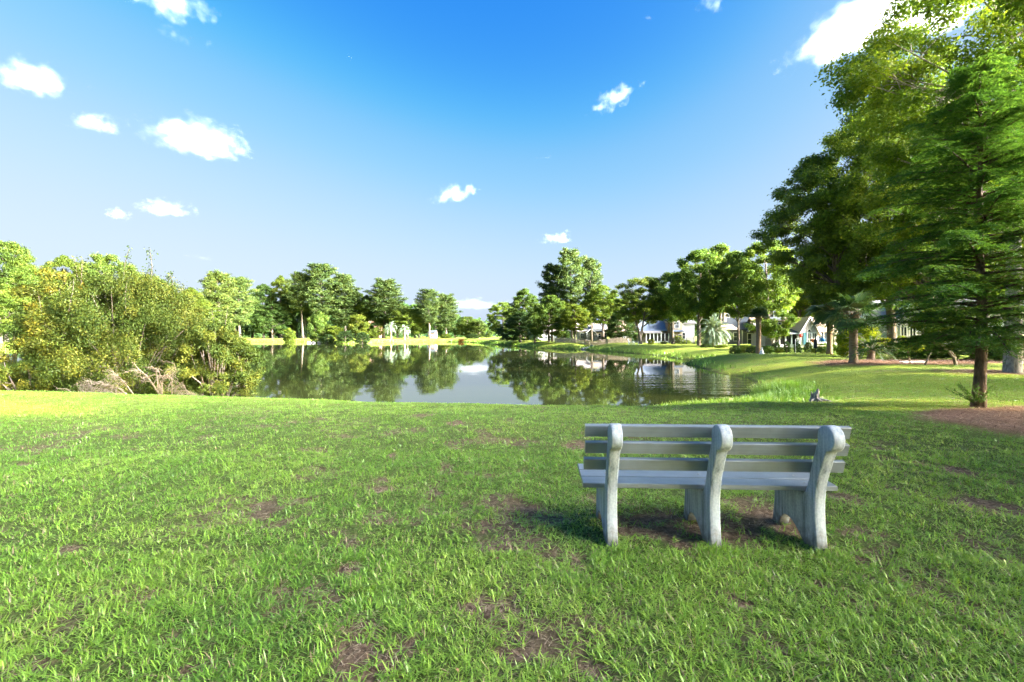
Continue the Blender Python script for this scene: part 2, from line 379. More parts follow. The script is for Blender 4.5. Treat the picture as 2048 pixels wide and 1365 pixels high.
# ---------------------------------------------------------------- leaves and trees
def norm(a): return a / np.maximum(np.linalg.norm(a, axis=1, keepdims=True), 1e-9)
def leaf_quads(P, N, T, Ln, W, fold=0.12):
    N = norm(N); T = T - N * np.sum(T * N, 1, keepdims=True); T = norm(T); S = np.cross(N, T)
    Ln = Ln[:, None]; W = W[:, None]
    V = np.empty((len(P), 4, 3))
    V[:, 0] = P - T * Ln * 0.5; V[:, 1] = P + S * W * 0.5 + N * W * fold; V[:, 2] = P + T * Ln * 0.5; V[:, 3] = P - S * W * 0.5 + N * W * fold
    return V.reshape(-1, 3), np.arange(len(P) * 4).reshape(-1, 4)

PROFILES = {
    'round': lambda t: np.sqrt(np.clip(1 - (2 * t - 0.9) ** 2 / 1.25, 0, 1)),
    'oval': lambda t: np.clip(np.sin(np.pi * np.clip(t * 0.93 + 0.08, 0, 1)), 0, 1) ** 0.65,
    'dome': lambda t: np.sqrt(np.clip(1 - t ** 2.2, 0, 1)) * (0.8 + 0.2 * np.clip(t * 4, 0, 1)),
    'cone': lambda t: np.clip(1.02 - t, 0, 1) ** 0.75,
    'spread': lambda t: np.clip(0.45 + 1.1 * t, 0, 1) * np.sqrt(np.clip(1 - np.clip((t - 0.5) / 0.52, 0, 1) ** 2, 0, 1)),
}
def crown_mesh(name, seed, H, Rr, zb, prof, mat, nclump=90, nleaf=36000, leaf=(0.26, 0.15), crad=0.2, flat=0.7, shell=0.35, lump=0.28, droop=0.0, stray=0.12, lean=(0, 0)):
    rng = np.random.default_rng(seed); pf = PROFILES[prof]
    ph = rng.uniform(0, 6.28, 6)
    t = rng.uniform(0, 1, nclump * 3); a = rng.uniform(0, 6.283, nclump * 3)
    w = pf(t); keep = rng.uniform(0, 1, len(t)) < (0.25 + 0.75 * w); t, a = t[keep][:nclump], a[keep][:nclump]
    lm = 1 + lump * (np.sin(2 * a + ph[0] + 5 * t) * 0.5 + np.sin(3 * a + ph[1] - 7 * t) * 0.35 + np.sin(5 * a + ph[2] + 11 * t) * 0.3)
    rr = pf(t) * Rr * lm * (shell + (1 - shell) * np.sqrt(rng.uniform(0, 1, len(t)))) * 0.86
    Cc = np.stack([rr * np.cos(a) + lean[0] * t, rr * np.sin(a) + lean[1] * t, zb + (H - zb) * (0.02 + 0.93 * t) - droop * rr], 1)
    cr = Rr * crad * rng.uniform(0.65, 1.35, len(t)); crnd = rng.uniform(0, 1, len(t))
    wgt = cr ** 2; ci = rng.choice(len(t), nleaf, p=wgt / wgt.sum())
    d = norm(rng.normal(size=(nleaf, 3))); rad = rng.uniform(0, 1, nleaf) ** 0.45
    rad = np.where(rng.uniform(0, 1, nleaf) < stray, rad * rng.uniform(1.0, 1.55, nleaf), rad)
    off = d * (rad * cr[ci])[:, None]; off[:, 2] *= flat
    P = Cc[ci] + off
    N = d * 0.55 + rng.normal(size=(nleaf, 3)) * 0.55 + np.array([0, 0, 0.45])
    T = rng.normal(size=(nleaf, 3)) + d * 0.5 + np.array([0, 0, -0.4])
    s = rng.uniform(0.6, 1.35, nleaf)
    V, Qd = leaf_quads(P, N, T, leaf[0] * s, leaf[1] * s)
    rnd = np.clip(0.5 * crnd[ci] + 0.5 * rng.uniform(0, 1, nleaf), 0, 1)
    return np_mesh(name, V, Qd, mat, rnd), Cc

def trunk_mesh(name, seed, H, zb, tr, tips, mat, nlimb=16, top=0.8, wob=0.25, forks=1, lean=(0, 0), spread=0.45, twigs=True):
    rng = random.Random(seed); mb = MB(); paths = []
    for f in range(forks):
        bx, by = (0, 0) if forks == 1 else (rng.uniform(-1, 1) * tr * 1.6, rng.uniform(-1, 1) * tr * 1.6)
        ang = rng.uniform(0, 6.28) if forks == 1 else 6.283 * f / forks + rng.uniform(-.4, .4)
        out = 0 if forks == 1 else spread
        n = 10; pts = []; rad = []
        for k in range(n + 1):
            u = k / n; z = H * top * u
            pts.append((bx + math.cos(ang) * out * z * 0.35 + math.sin(u * 5 + seed) * wob * u + lean[0] * u, by + math.sin(ang) * out * z * 0.35 + math.cos(u * 4 + seed) * wob * u + lean[1] * u, z - 0.15 if k == 0 else z))
            rr = tr * (1 - 0.82 * u) * (1.0 if forks == 1 else 0.7)
            rad.append(rr * (1.45 if k == 0 else 1.0))
        # a flared foot
        pts.insert(1, tuple(a + (b - a) * 0.12 for a, b in zip(pts[0], pts[1]))); rad.insert(1, rad[1] * 1.08)
        mb.tube(pts, rad, 9); paths.append((pts, rad))
    order = list(range(len(tips))); rng.shuffle(order)
    for j in order[:nlimb]:
        tip = Vector(tips[j]); pts, rad = min(paths, key=lambda pr: (Vector(pr[0][-1]) - tip).length) if forks > 1 else paths[0]
        hd = math.hypot(tip.x, tip.y); zs = max(min(tip.z - 0.55 * hd - 0.3, H * top * 0.92), zb * 0.75)
        k = min(range(len(pts)), key=lambda q: abs(pts[q][2] - zs)); st = Vector(pts[k]); r0 = max(rad[k] * 0.5, tr * 0.06)
        mid = st.lerp(tip, 0.5) + Vector((rng.uniform(-.1, .1) * hd, rng.uniform(-.1, .1) * hd, 0.12 * hd))
        mb.tube([st, st.lerp(mid, 0.5) + Vector((0, 0, .05 * hd)), mid, mid.lerp(tip, 0.55), tip], [r0, r0 * 0.8, r0 * 0.55, r0 * 0.35, r0 * 0.12], 5, False)
        if twigs:
            for q in range(3):
                p = mid.lerp(tip, rng.uniform(0.1, 0.8)); e = p + Vector((rng.uniform(-1, 1), rng.uniform(-1, 1), rng.uniform(0, 1))) * hd * 0.28
                mb.tube([p, p.lerp(e, .5) + Vector((0, 0, .03 * hd)), e], [r0 * .3, r0 * .2, r0 * .06], 4, False)
    o = mb.build(name, mat, None, recalc=False); m = o.data; bpy.data.objects.remove(o)
    return m

def pine_meshes(seed, H, Rr, zb, mat, nbr=46, ncl=8, nneed=34, nl=(0.55, 0.10), tr=0.34):
    rng = np.random.default_rng(seed); rnd = random.Random(seed); mb = MB()
    def tx(z): return (math.sin(z / H * 3 + seed) * 0.35, math.cos(z / H * 2.4 + seed) * 0.3)
    zs = [H * k / 12 for k in range(13)]
    mb.tube([(*tx(z), z if k else -0.15) for k, z in enumerate(zs)], [tr * (1.25 if k == 0 else 1 - 0.88 * z / H) for k, z in enumerate(zs)], 9)
    cents = []; cr = []
    for b in range(nbr):
        t = (b + rnd.uniform(-.4, .4)) / nbr; t = min(max(t, 0), 1); z = zb + (H - zb) * (t * 0.97)
        a = b * 2.4 + rnd.uniform(-.5, .5)
        prof = (0.55 + 0.45 * min(1, t * 3.0)) * math.sqrt(max(0.0, 1 - max(0, (t - 0.45) / 0.6) ** 2)); ln = Rr * prof * rnd.uniform(0.55, 1.08)
        x0, y0 = tx(z); dx, dy = math.cos(a), math.sin(a); rise = rnd.uniform(0.0, 0.35) + 0.35 * t
        tip = (x0 + dx * ln, y0 + dy * ln, z + rise * ln); mid = (x0 + dx * ln * .5, y0 + dy * ln * .5, z + rise * ln * .35)
        r0 = tr * 0.26 * (1 - .6 * t); mb.tube([(x0, y0, z), mid, tip], [r0, r0 * .6, r0 * .15], 5, False)
        for c in range(ncl):
            u = 0.35 + 0.65 * (c + rnd.random()) / ncl; side = rnd.uniform(-1, 1) * ln * 0.34
            cents.append((x0 + dx * ln * u - dy * side, y0 + dy * ln * u + dx * side, z + rise * ln * u * u + rnd.uniform(-.1, .4)))
            cr.append(rnd.uniform(0.45, 0.85) * (Rr / 4.5))
    Cc = np.array(cents); cr = np.array(cr); n = len(Cc) * nneed; ci = np.repeat(np.arange(len(Cc)), nneed)
    d = norm(rng.normal(size=(n, 3)) * np.array([1, 1, .55]) + np.array([0, 0, 0.25]))
    P = Cc[ci] + d * (cr[ci] * rng.uniform(0.35, 1.15, n))[:, None]
    s = rng.uniform(0.7, 1.3, n)
    V, Qd = leaf_quads(P, rng.normal(size=(n, 3)) + np.array([0, 0, .5]), d + rng.normal(size=(n, 3)) * .35, nl[0] * s, nl[1] * s)
    crn = rng.uniform(0, 1, len(Cc))
    cm = np_mesh('crown', V, Qd, M['needle'], np.clip(.5 * crn[ci] + .5 * rng.uniform(0, 1, n), 0, 1))
    o = mb.build('trunk', mat, None, recalc=False); tm = o.data; bpy.data.objects.remove(o)
    return tm, cm

PROTO = {}
def broad(key, seed, H, Rr, zb, prof, tr=0.34, lm='leaf', bark='bark', **kw):
    tk = {k: kw.pop(k) for k in ('nlimb', 'top', 'wob', 'forks', 'spread', 'twigs') if k in kw}
    cm, tips = crown_mesh('crown', seed, H, Rr, zb, prof, M[lm], **kw)
    tm = trunk_mesh('trunk', seed, H, zb, tr, tips.tolist(), M[bark], **tk)
    PROTO[key] = (tm, cm, H, Rr)
broad('oak_a', 1, 16, 6.2, 2.6, 'round', nclump=260, nleaf=62000, leaf=(0.25, 0.15), crad=0.115, lump=0.24, shell=0.3, stray=0.22)
broad('oak_b', 2, 16, 6.2, 2.2, 'dome', nclump=240, nleaf=62000, leaf=(0.25, 0.15), crad=0.12, lump=0.3, shell=0.3, stray=0.22)
broad('gum_a', 3, 18, 5.0, 3.0, 'oval', nclump=240, nleaf=60000, leaf=(0.25, 0.14), crad=0.13, lump=0.28, shell=0.3, stray=0.22)
broad('gum_b', 4, 18, 5.2, 2.2, 'oval', nclump=220, nleaf=60000, leaf=(0.25, 0.14), crad=0.135, lump=0.34, shell=0.3, stray=0.22)
broad('oak_c', 16, 16, 6.2, 5.0, 'round', nclump=240, nleaf=60000, leaf=(0.25, 0.15), crad=0.115, lump=0.26, shell=0.3, stray=0.22)
broad('gum_c', 17, 18, 5.0, 5.6, 'oval', nclump=220, nleaf=56000, leaf=(0.25, 0.14), crad=0.13, lump=0.3, shell=0.3, stray=0.22)
broad('open_a', 5, 16, 6.2, 4.8, 'round', nclump=170, nleaf=46000, leaf=(0.24, 0.14), crad=0.115, lump=0.34, nlimb=50, forks=2, stray=0.25)
broad('open_b', 15, 16, 6.2, 2.6, 'round', nclump=120, nleaf=17000, leaf=(0.26, 0.16), crad=0.11, lump=0.36, nlimb=40, stray=0.25)
broad('evergreen', 6, 12, 5.0, 0.4, 'dome', nclump=240, nleaf=52000, leaf=(0.24, 0.14), crad=0.125, lm='leaf_dark', lump=0.26, stray=0.2)
broad('small', 7, 6, 2.6, 0.25, 'round', tr=0.1, nclump=90, nleaf=26000, leaf=(0.19, 0.11), crad=0.2, lump=0.3, forks=3, stray=0.25)
broad('myrtle', 8, 5.5, 2.6, 1.6, 'spread', tr=0.11, bark='bark_pale', nclump=90, nleaf=20000, leaf=(0.15, 0.085), crad=0.15, lump=0.34, forks=4, nlimb=30, spread=0.9, stray=0.25)
for k, s in (('pine_a', 21), ('pine_b', 22), ('pine_c', 23)):
    tm, cm = pine_meshes(s, 26, 4.8, {21: 11, 22: 8, 23: 5}[s], M['bark'], nbr={21: 52, 22: 66, 23: 80}[s], ncl=11, nneed=40, nl=(0.62, 0.15))
    PROTO[k] = (tm, cm, 26, 4.8)

_trng = random.Random(77)
def plant(key, name, px, D, top_py, hw, label, cat='tree', group=None, tint=(1, 1, 1), xy=None, H=None, Rr=None, rz=None, base=None):
    tm, cm, h0, r0 = PROTO[key]
    x, y = xy if xy else (PX(px, D), D)
    z = gz(x, y) if base is None else base
    h = H if H else PZ(top_py, D) - z; r = Rr if Rr else hw / F * D
    root = empty(name, (x, y, z), _trng.uniform(0, 6.28) if rz is None else rz, (r / r0, r / r0, h / h0))
    tag(root, label, cat, group)
    a = link_mesh('trunk', tm, root); b = link_mesh('crown', cm, root); b.color = (*tint, 1)
    return root

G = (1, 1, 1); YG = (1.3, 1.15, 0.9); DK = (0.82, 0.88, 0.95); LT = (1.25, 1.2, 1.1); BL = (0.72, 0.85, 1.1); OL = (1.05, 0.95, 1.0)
FAR = 'trees along the far shore'; LB = 'trees on the left bank behind the big shrub'; RB = 'trees along the right bank'
rows = [
 # key, name, px, D, top, halfwidth, label, group, tint
 ('oak_b', 'broadleaf_tree', 12, 100, 478, 62, 'tall leafy tree at the left edge of the photo behind the pond', LB, G),
 ('gum_b', 'broadleaf_tree', 62, 92, 530, 45, 'light green leafy tree second from the left edge behind the shrub', LB, LT),
 ('oak_a', 'broadleaf_tree', 0, 88, 575, 50, 'pale low leafy tree cut by the left edge above the bank', LB, LT),
 ('gum_a', 'broadleaf_tree', 128, 108, 507, 44, 'leafy tree rising behind the orange tinged sapling on the left', LB, YG),
 ('oak_a', 'broadleaf_tree', 212, 118, 505, 52, 'rounded tree showing over the left half of the big shrub', LB, G),
 ('oak_b', 'broadleaf_tree', 305, 132, 548, 52, 'tree mostly hidden behind the middle of the big shrub', LB, G),
 ('gum_a', 'broadleaf_tree', 382, 140, 572, 40, 'tree mostly hidden behind the right half of the big shrub', LB, YG),
 ('pine_c', 'pine_tree', 436, 160, 548, 36, 'pine tree just right of the big shrub with yellowish top', FAR, YG),
 ('pine_b', 'pine_tree', 480, 172, 558, 36, 'pine with layered pale boughs and pale trunk beside dark trees', FAR, LT),
 ('gum_b', 'broadleaf_tree', 527, 205, 566, 30, 'dark shaded tree left of the grey two-storey house', FAR, BL),
 ('gum_a', 'broadleaf_tree', 562, 212, 548, 26, 'bright yellow-green treetop above the grey two-storey house', FAR, YG),
 ('oak_b', 'broadleaf_tree', 545, 200, 606, 34, 'dark blue-green tree shading the left side of the grey house', FAR, BL),
 ('pine_a', 'pine_tree', 604, 200, 548, 30, 'slim pine directly right of the grey two-storey house', FAR, LT),
 ('evergreen', 'broadleaf_tree', 611, 206, 606, 13, 'added dark tree shading the right wall of the grey two-storey house', FAR, BL),  # put in to shade and cover the sunny end of the house
 ('oak_b', 'broadleaf_tree', 586, 214, 572, 26, 'dark rounded tree behind the roof of the grey two-storey house', FAR, BL),
 ('gum_b', 'broadleaf_tree', 712, 210, 580, 27, 'dark green tree filling the gap right of the tallest far shore pines', FAR, DK),
 ('oak_a', 'broadleaf_tree', 795, 207, 601, 26, 'dark tree between the broad domed pine and the low round tree', FAR, DK),
 ('gum_b', 'broadleaf_tree', 838, 203, 609, 22, 'dark tree left of the pine with the long bare trunk', FAR, DK),
 ('pine_b', 'pine_tree', 644, 198, 532, 40, 'tallest pine in the middle of the far shore', FAR, G),
 ('pine_c', 'pine_tree', 690, 202, 552, 36, 'pine immediately right of the tallest far shore pine', FAR, G),
 ('gum_a', 'broadleaf_tree', 733, 204, 588, 24, 'bright green leafy tree between two far shore pines', FAR, LT),
 ('pine_c', 'pine_tree', 768, 200, 562, 42, 'broad domed pine behind the two small far palms', FAR, G),
 ('oak_a', 'broadleaf_tree', 815, 194, 616, 32, 'low round tree right of the two small far palms', FAR, LT),
 ('pine_b', 'pine_tree', 858, 190, 581, 27, 'pine with long bare trunk on the far bright lawn', FAR, G),
 ('pine_c', 'pine_tree', 893, 196, 590, 30, 'rounded pine at the right end of the far bright lawn', FAR, G),
 ('oak_b', 'broadleaf_tree', 935, 200, 632, 26, 'low tree where the far shore curves round to the right', FAR, G),
 ('evergreen', 'broadleaf_tree', 958, 196, 640, 24, 'small dark tree at the farthest corner of the pond', FAR, YG),
 # right bank, far to near
 ('oak_a', 'broadleaf_tree', 1006, 140, 603, 28, 'first round tree at the far end of the right bank', RB, G),
 ('gum_b', 'broadleaf_tree', 1050, 118, 575, 32, 'tall dense tree left of the three bank pines', RB, DK),
 ('evergreen', 'broadleaf_tree', 1040, 112, 622, 40, 'dark bushy tree with low boughs at the far right bank', RB, DK),
 ('pine_a', 'pine_tree', 1142, 98, 503, 34, 'tallest of the three pines on the right bank', RB, G),
 ('pine_b', 'pine_tree', 1106, 101, 531, 30, 'left pine of the three standing on the right bank', RB, DK),
 ('pine_a', 'pine_tree', 1182, 102, 520, 26, 'right pine of the three standing on the right bank', RB, G),
 ('oak_b', 'broadleaf_tree', 1098, 96, 588, 40, 'shady tree in front of the leftmost bank pine', RB, DK),
 ('gum_c', 'broadleaf_tree', 1150, 90, 606, 30, 'sunny yellow-green tree at the foot of the tallest bank pine', RB, YG),
 ('gum_c', 'broadleaf_tree', 1206, 96, 567, 36, 'upright tree beside the porch gable of the cream bank house', RB, LT),
 ('evergreen', 'broadleaf_tree', 1243, 88, 622, 30, 'dark low drooping tree right of the porch gable house', RB, DK),
 ('open_a', 'broadleaf_tree', 1284, 78, 552, 54, 'open-limbed tree left of the slate blue roofed house', RB, OL),
 ('oak_c', 'broadleaf_tree', 1345, 76, 545, 46, 'dark leafy tree overhanging the slate blue roof', RB, DK),
 ('oak_c', 'broadleaf_tree', 1398, 66, 500, 58, 'big oak standing alone at the edge of the bank left of the silver palm', RB, DK),
 ('gum_c', 'broadleaf_tree', 1440, 72, 482, 44, 'tall tree behind the silver leaved palm', RB, G),
 ('open_a', 'broadleaf_tree', 1478, 62, 500, 46, 'twin-stemmed tree right of the silver leaved palm', RB, DK),
 ('oak_c', 'broadleaf_tree', 1535, 60, 482, 62, 'round-headed tree with pale trunk behind the clipped head palm', RB, G),
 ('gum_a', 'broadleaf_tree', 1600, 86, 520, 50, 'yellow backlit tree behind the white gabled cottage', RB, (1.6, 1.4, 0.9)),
 ('oak_b', 'broadleaf_tree', 1665, 88, 480, 60, 'leafy tree behind the cottage roof', RB, YG),
]
for key, name, px, D, top, hw, label, grp, tint in rows:
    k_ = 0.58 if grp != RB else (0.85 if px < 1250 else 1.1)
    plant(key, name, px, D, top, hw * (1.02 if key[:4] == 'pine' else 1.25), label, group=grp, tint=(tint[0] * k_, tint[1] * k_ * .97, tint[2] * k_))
# woods behind: further trees that close the gaps at ground level
_bw = random.Random(5); BACK = 'trees of the woods behind the far shore'
bk_words = ['leftmost', 'second', 'third', 'fourth', 'fifth', 'sixth', 'seventh', 'eighth', 'ninth', 'tenth', 'eleventh', 'twelfth', 'thirteenth', 'last']
for k, px in enumerate([470, 505, 540, 575, 612, 650, 690, 725, 760, 795, 830, 870, 910, 945]):
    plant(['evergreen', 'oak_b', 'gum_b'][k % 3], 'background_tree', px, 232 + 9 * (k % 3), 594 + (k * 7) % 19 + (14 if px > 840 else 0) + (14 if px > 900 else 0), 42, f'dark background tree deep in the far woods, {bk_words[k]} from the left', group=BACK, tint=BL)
for k, (px, D, top, hw) in enumerate([(1078, 135, 618, 40), (1135, 128, 612, 40), (1190, 126, 600, 40), (1260, 116, 598, 44), (1330, 112, 585, 44), (1400, 108, 560, 44), (1470, 104, 548, 46), (1545, 100, 560, 46), (1720, 80, 470, 70), (1800, 74, 440, 80), (1890, 70, 430, 80), (1990, 66, 420, 90)]):
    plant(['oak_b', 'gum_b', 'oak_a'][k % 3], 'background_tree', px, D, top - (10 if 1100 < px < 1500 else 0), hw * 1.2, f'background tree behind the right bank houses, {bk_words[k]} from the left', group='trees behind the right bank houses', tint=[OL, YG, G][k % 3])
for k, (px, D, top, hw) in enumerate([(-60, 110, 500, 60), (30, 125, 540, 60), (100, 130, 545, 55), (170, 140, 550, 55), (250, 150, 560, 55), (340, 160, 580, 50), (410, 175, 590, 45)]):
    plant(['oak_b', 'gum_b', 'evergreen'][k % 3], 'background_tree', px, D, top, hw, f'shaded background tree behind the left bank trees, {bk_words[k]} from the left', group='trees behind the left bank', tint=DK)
def far_woods():
    rg = np.random.default_rng(99); nC = 900; px = rg.uniform(-300, 2300, nC); D = rg.uniform(270, 420, nC); x = (px - 1024) / F * D; hgt = rg.uniform(5, 15, nC) * (0.75 + 0.5 * fbm(px * .02, px * 0, 3, 2))
    n = 70000; ci = rg.integers(0, nC, n); z = hgt[ci] * rg.uniform(0, 1, n) ** .8; r = 4.5 * np.sqrt(np.clip(1 - (z / hgt[ci]) ** 2.2, 0.03, 1)) * np.sqrt(rg.uniform(0, 1, n)); a = rg.uniform(0, 6.283, n)
    P = np.stack([x[ci] + r * np.cos(a), D[ci] + r * np.sin(a), z + .4], 1); s_ = rg.uniform(.8, 1.8, n); V, Qd = leaf_quads(P, rg.normal(size=(n, 3)) + np.array([0, -.3, .5]), rg.normal(size=(n, 3)), 1.3 * s_, .9 * s_)
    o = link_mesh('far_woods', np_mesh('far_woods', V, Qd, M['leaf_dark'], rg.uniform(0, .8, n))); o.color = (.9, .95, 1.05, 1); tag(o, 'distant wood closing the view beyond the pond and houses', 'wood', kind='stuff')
far_woods()
# shrubs and little trees on the far point and lawns
sm = [
 ('small', 'shrub', 580, 168, 655, 13, 'lone yellow-green bush at the far water edge', (1.5, 1.35, 0.9)),
 ('small', 'small_tree', 636, 152, 622, 24, 'pale feathery small tree on the wooded point', (1.2, 1.2, 1.2)),
 ('small', 'shrub', 672, 150, 651, 17, 'bright yellow-green bush on the wooded point', (1.5, 1.3, 0.8)),
 ('small', 'small_tree', 716, 152, 628, 24, 'yellow tinged small tree at the right of the wooded point', (1.35, 1.1, 0.8)),
 ('evergreen', 'shrub', 655, 146, 668, 16, 'dark low bush at the water on the left of the wooded point', DK),
 ('evergreen', 'shrub', 690, 144, 662, 20, 'dark low bush at the tip of the wooded point', DK),
 ('evergreen', 'shrub', 725, 146, 664, 18, 'dark low bush on the right of the wooded point', DK),
 ('small', 'shrub', 748, 182, 655, 12, 'bushy green shrub at the left end of the far bright lawn', YG),
 ('myrtle', 'small_tree', 760, 186, 652, 11, 'crepe myrtle beside the left far palm', (1.3, 1.0, 0.9)),
 ('small', 'shrub', 890, 184, 668, 12, 'low pale bush at the foot of the rounded far pine', YG),
 ('small', 'shrub', 922, 172, 678, 7, 'small reddish flowering bush at the far water corner', (2.2, 0.6, 0.7)),
 ('evergreen', 'shrub', 945, 176, 668, 16, 'dark rounded bush at the far corner of the pond', DK),
 ('evergreen', 'shrub', 1128, 96, 660, 16, 'dark bush against the left part of the picket fence', DK),
 ('small', 'shrub', 1302, 76, 678, 8, 'golden yellow bush under the open-limbed tree', (2.2, 1.5, 0.5)),
 ('small', 'shrub', 1328, 76, 682, 7, 'small yellow-green bush by the screened porch', YG),
 ('small', 'shrub', 1356, 75, 672, 11, 'mixed green bush below the bay window of the blue roofed house', YG),
 ('small', 'shrub', 1372, 73, 680, 11, 'low pale hedge bush left of the silver leaved palm', YG),
 ('myrtle', 'crepe_myrtle', 1546, 46, 622, 42, 'crepe myrtle with tan bare stems left of the cottage porch', (1.5, 1.4, 1.5)),
 ('small', 'shrub', 1716, 31, 650, 50, 'large backlit yellow-green bush behind the near palm trunk', (2.5, 2.0, 0.8)),  # leaf tint raised to stand in for the sun on this bush
 ('small', 'shrub', 1490, 42, 690, 20, 'yellow-green bush between the two dark mounds by the palm', (1.5, 1.3, 0.8)),
 ('evergreen', 'shrub', 1412, 55, 688, 15, 'dark rounded bush at the foot of the silver leaved palm', DK),
 ('evergreen', 'shrub', 1470, 41, 691, 14, 'dark clipped mound at the left of the clipped head palm', DK),
 ('evergreen', 'shrub', 1504, 40, 692, 13, 'dark clipped mound touching the clipped head palm', DK),
 ('small', 'shrub', 1440, 53, 690, 14, 'pale trailing bush right of the silver leaved palm', YG),
 ('evergreen', 'shrub', 1552, 41, 684, 11, 'dark bush at the left end of the cottage hedge', DK),
 ('evergreen', 'columnar_shrub', 1573, 39, 682, 9, 'first of the dark upright shrubs before the cottage porch', DK),
 ('evergreen', 'columnar_shrub', 1595, 39, 682, 9, 'middle of the dark upright shrubs before the cottage porch', DK),
 ('evergreen', 'columnar_shrub', 1616, 39, 684, 9, 'dark upright shrub below the teal shutter', DK),
 ('small', 'shrub', 1534, 39, 691, 14, 'grey-green bush right of the white garden statue', (1.0, 1.15, 2.0)),
 ('small', 'shrub', 1558, 39, 697, 10, 'low yellow bush in front of the hedge left end', (1.9, 1.5, 0.8)),
 ('small', 'shrub', 1628, 38, 697, 7, 'low yellow flowering bush at the right end of the hedge', (1.9, 1.5, 0.8)),
 ('small', 'shrub', 1655, 37, 686, 22, 'pale grey-green grassy bush behind the bird feeder', (1.3, 1.3, 2.6)),
 ('evergreen', 'shrub', 1830, 29, 678, 60, 'dark bushes in the bed behind the conifer', DK),
 ('evergreen', 'shrub', 1945, 27, 680, 60, 'dark shrub mass between the conifer and the thick grey trunk', DK),
 ('evergreen', 'shrub', 2050, 25, 672, 60, 'dark shrub mass at the right edge behind the thick grey trunk', DK),
]
for key, name, px, D, top, hw, label, tint in sm:
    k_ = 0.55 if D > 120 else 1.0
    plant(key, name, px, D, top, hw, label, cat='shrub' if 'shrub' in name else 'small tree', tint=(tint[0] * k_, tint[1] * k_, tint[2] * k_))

# ---------------------------------------------------------------- the three big trees at right, unique crowns
def unique_tree(name, px, D, base_px, H, Rr, zb, prof, label, seed, tr, lm, bark, tint, lean, **kw):
    tk = {k: kw.pop(k) for k in ('nlimb', 'top', 'wob', 'forks', 'spread') if k in kw}
    x, y = PX(base_px, D), D; z = gz(x, y)
    root = empty(name, (x, y, z)); tag(root, label, 'tree', 'big trees at the right')
    cm, tips = crown_mesh('crown', seed, H, Rr, zb, prof, M[lm], lean=lean, **kw)
    tm = trunk_mesh('trunk', seed, H, zb, tr, tips.tolist(), M[bark], lean=(lean[0] * .6, lean[1] * .6), **tk)
    link_mesh('trunk', tm, root); c = link_mesh('crown', cm, root); c.color = (*tint, 1)
    return root
unique_tree('broadleaf_tree', 1640, 35, 1690, 15.6, 4.6, 4.0, 'oval', 'tall tree with bronzy drooping leaves left of the other big right trees', 101, 0.30, 'leaf_dark', 'bark', (2.0, 1.65, 1.35), (-2.6, 0), nclump=210, nleaf=80000, leaf=(0.22, 0.085), crad=0.135, lump=0.34, nlimb=44, droop=0.12, stray=0.2)
unique_tree('broadleaf_tree', 1770, 30, 1872, 17.9, 6.2, 4.0, 'round', 'broad leafy tree behind the conifer with its top reaching up right', 102, 0.42, 'leaf', 'bark', (1.25, 1.2, 1.0), (-1.3, 0), nclump=300, nleaf=130000, leaf=(0.18, 0.095), crad=0.115, lump=0.3, nlimb=60, stray=0.2)
unique_tree('broadleaf_tree', 2025, 18.2, 2025, 21.0, 6.4, 7.0, 'oval', 'tallest tree with thick grey trunk at the right edge', 103, 0.29, 'leaf', 'bark_pale', (1.35, 1.3, 0.95), (0.2, 0), nclump=380, nleaf=160000, leaf=(0.15, 0.085), crad=0.10, lump=0.34, nlimb=70, stray=0.25, shell=0.25)

unique_tree('broadleaf_tree', 1770, 33.5, 1785, 19.0, 5.2, 4.0, 'round', 'dense mid-green tree between the bronzy tree and the broad tree behind the conifer', 104, 0.32, 'leaf', 'bark', (1.2, 1.15, 1.0), (-1.0, 0), nclump=240, nleaf=90000, leaf=(0.19, 0.10), crad=0.13, lump=0.28, nlimb=40, stray=0.2)
# trees out of frame at right and behind that shade the foreground lawn; the farthest row is added to cut low skylight
for k, (x, y, h, r) in enumerate([(17, -3, 10, 4.8), (27, -8, 18.5, 5.6), (15, -11, 13, 5.2), (23, 1.0, 10.5, 4.2), (35, -6.5, 19.5, 5.6), (33, -18, 19, 7), (20, -20, 17, 6.5), (13, 3.4, 7.0, 3.4), (42, 2, 14, 6), (41, -15, 20, 7), (29, 7.5, 9.5, 5), (11, -16, 10, 4.4), (30, -2.5, 19, 4.2), (38, -6.0, 24.5, 4.0), (50, -7, 13, 6), (52, 5, 13, 6.5), (54, 17, 13.5, 6.5), (56, 29, 13, 6.5), (58, 41, 14, 6.5)]):
    plant('open_b' if k in (0, 2, 3, 7, 12) else 'open_a' if k == 13 else ['open_a', 'gum_b', 'oak_b', 'open_a'][k % 4], 'shade_tree', 0, 0, 0, 0, f'shade tree standing out of view behind the photographer, number {k + 1}', group='shade trees behind the photographer', xy=(x, y), H=h, Rr=r)

for k, (x, y, h, r) in enumerate([(24, 8.5, 9, 0.9), (27, 12.3, 12, 1.8), (26, 15.6, 11, 1.0), (30, 18.9, 14, 2.0), (34, 23.5, 12, 0.9), (38, 27.5, 14, 2.0), (42, 33, 14, 2.2), (46, 38, 14, 2.4), (34, 14, 11, 1.0), (40, 20, 12, 1.1)]):  # unseen trees, kept narrow to cast shadow bands on the right lawn
    plant(['gum_b', 'gum_a'][k % 2], 'shade_tree', 0, 0, 0, 0, f'slender tree out of view to the right of the big trees, number {k + 1}', group='slender trees beyond the right edge', xy=(x, y), H=h, Rr=r)

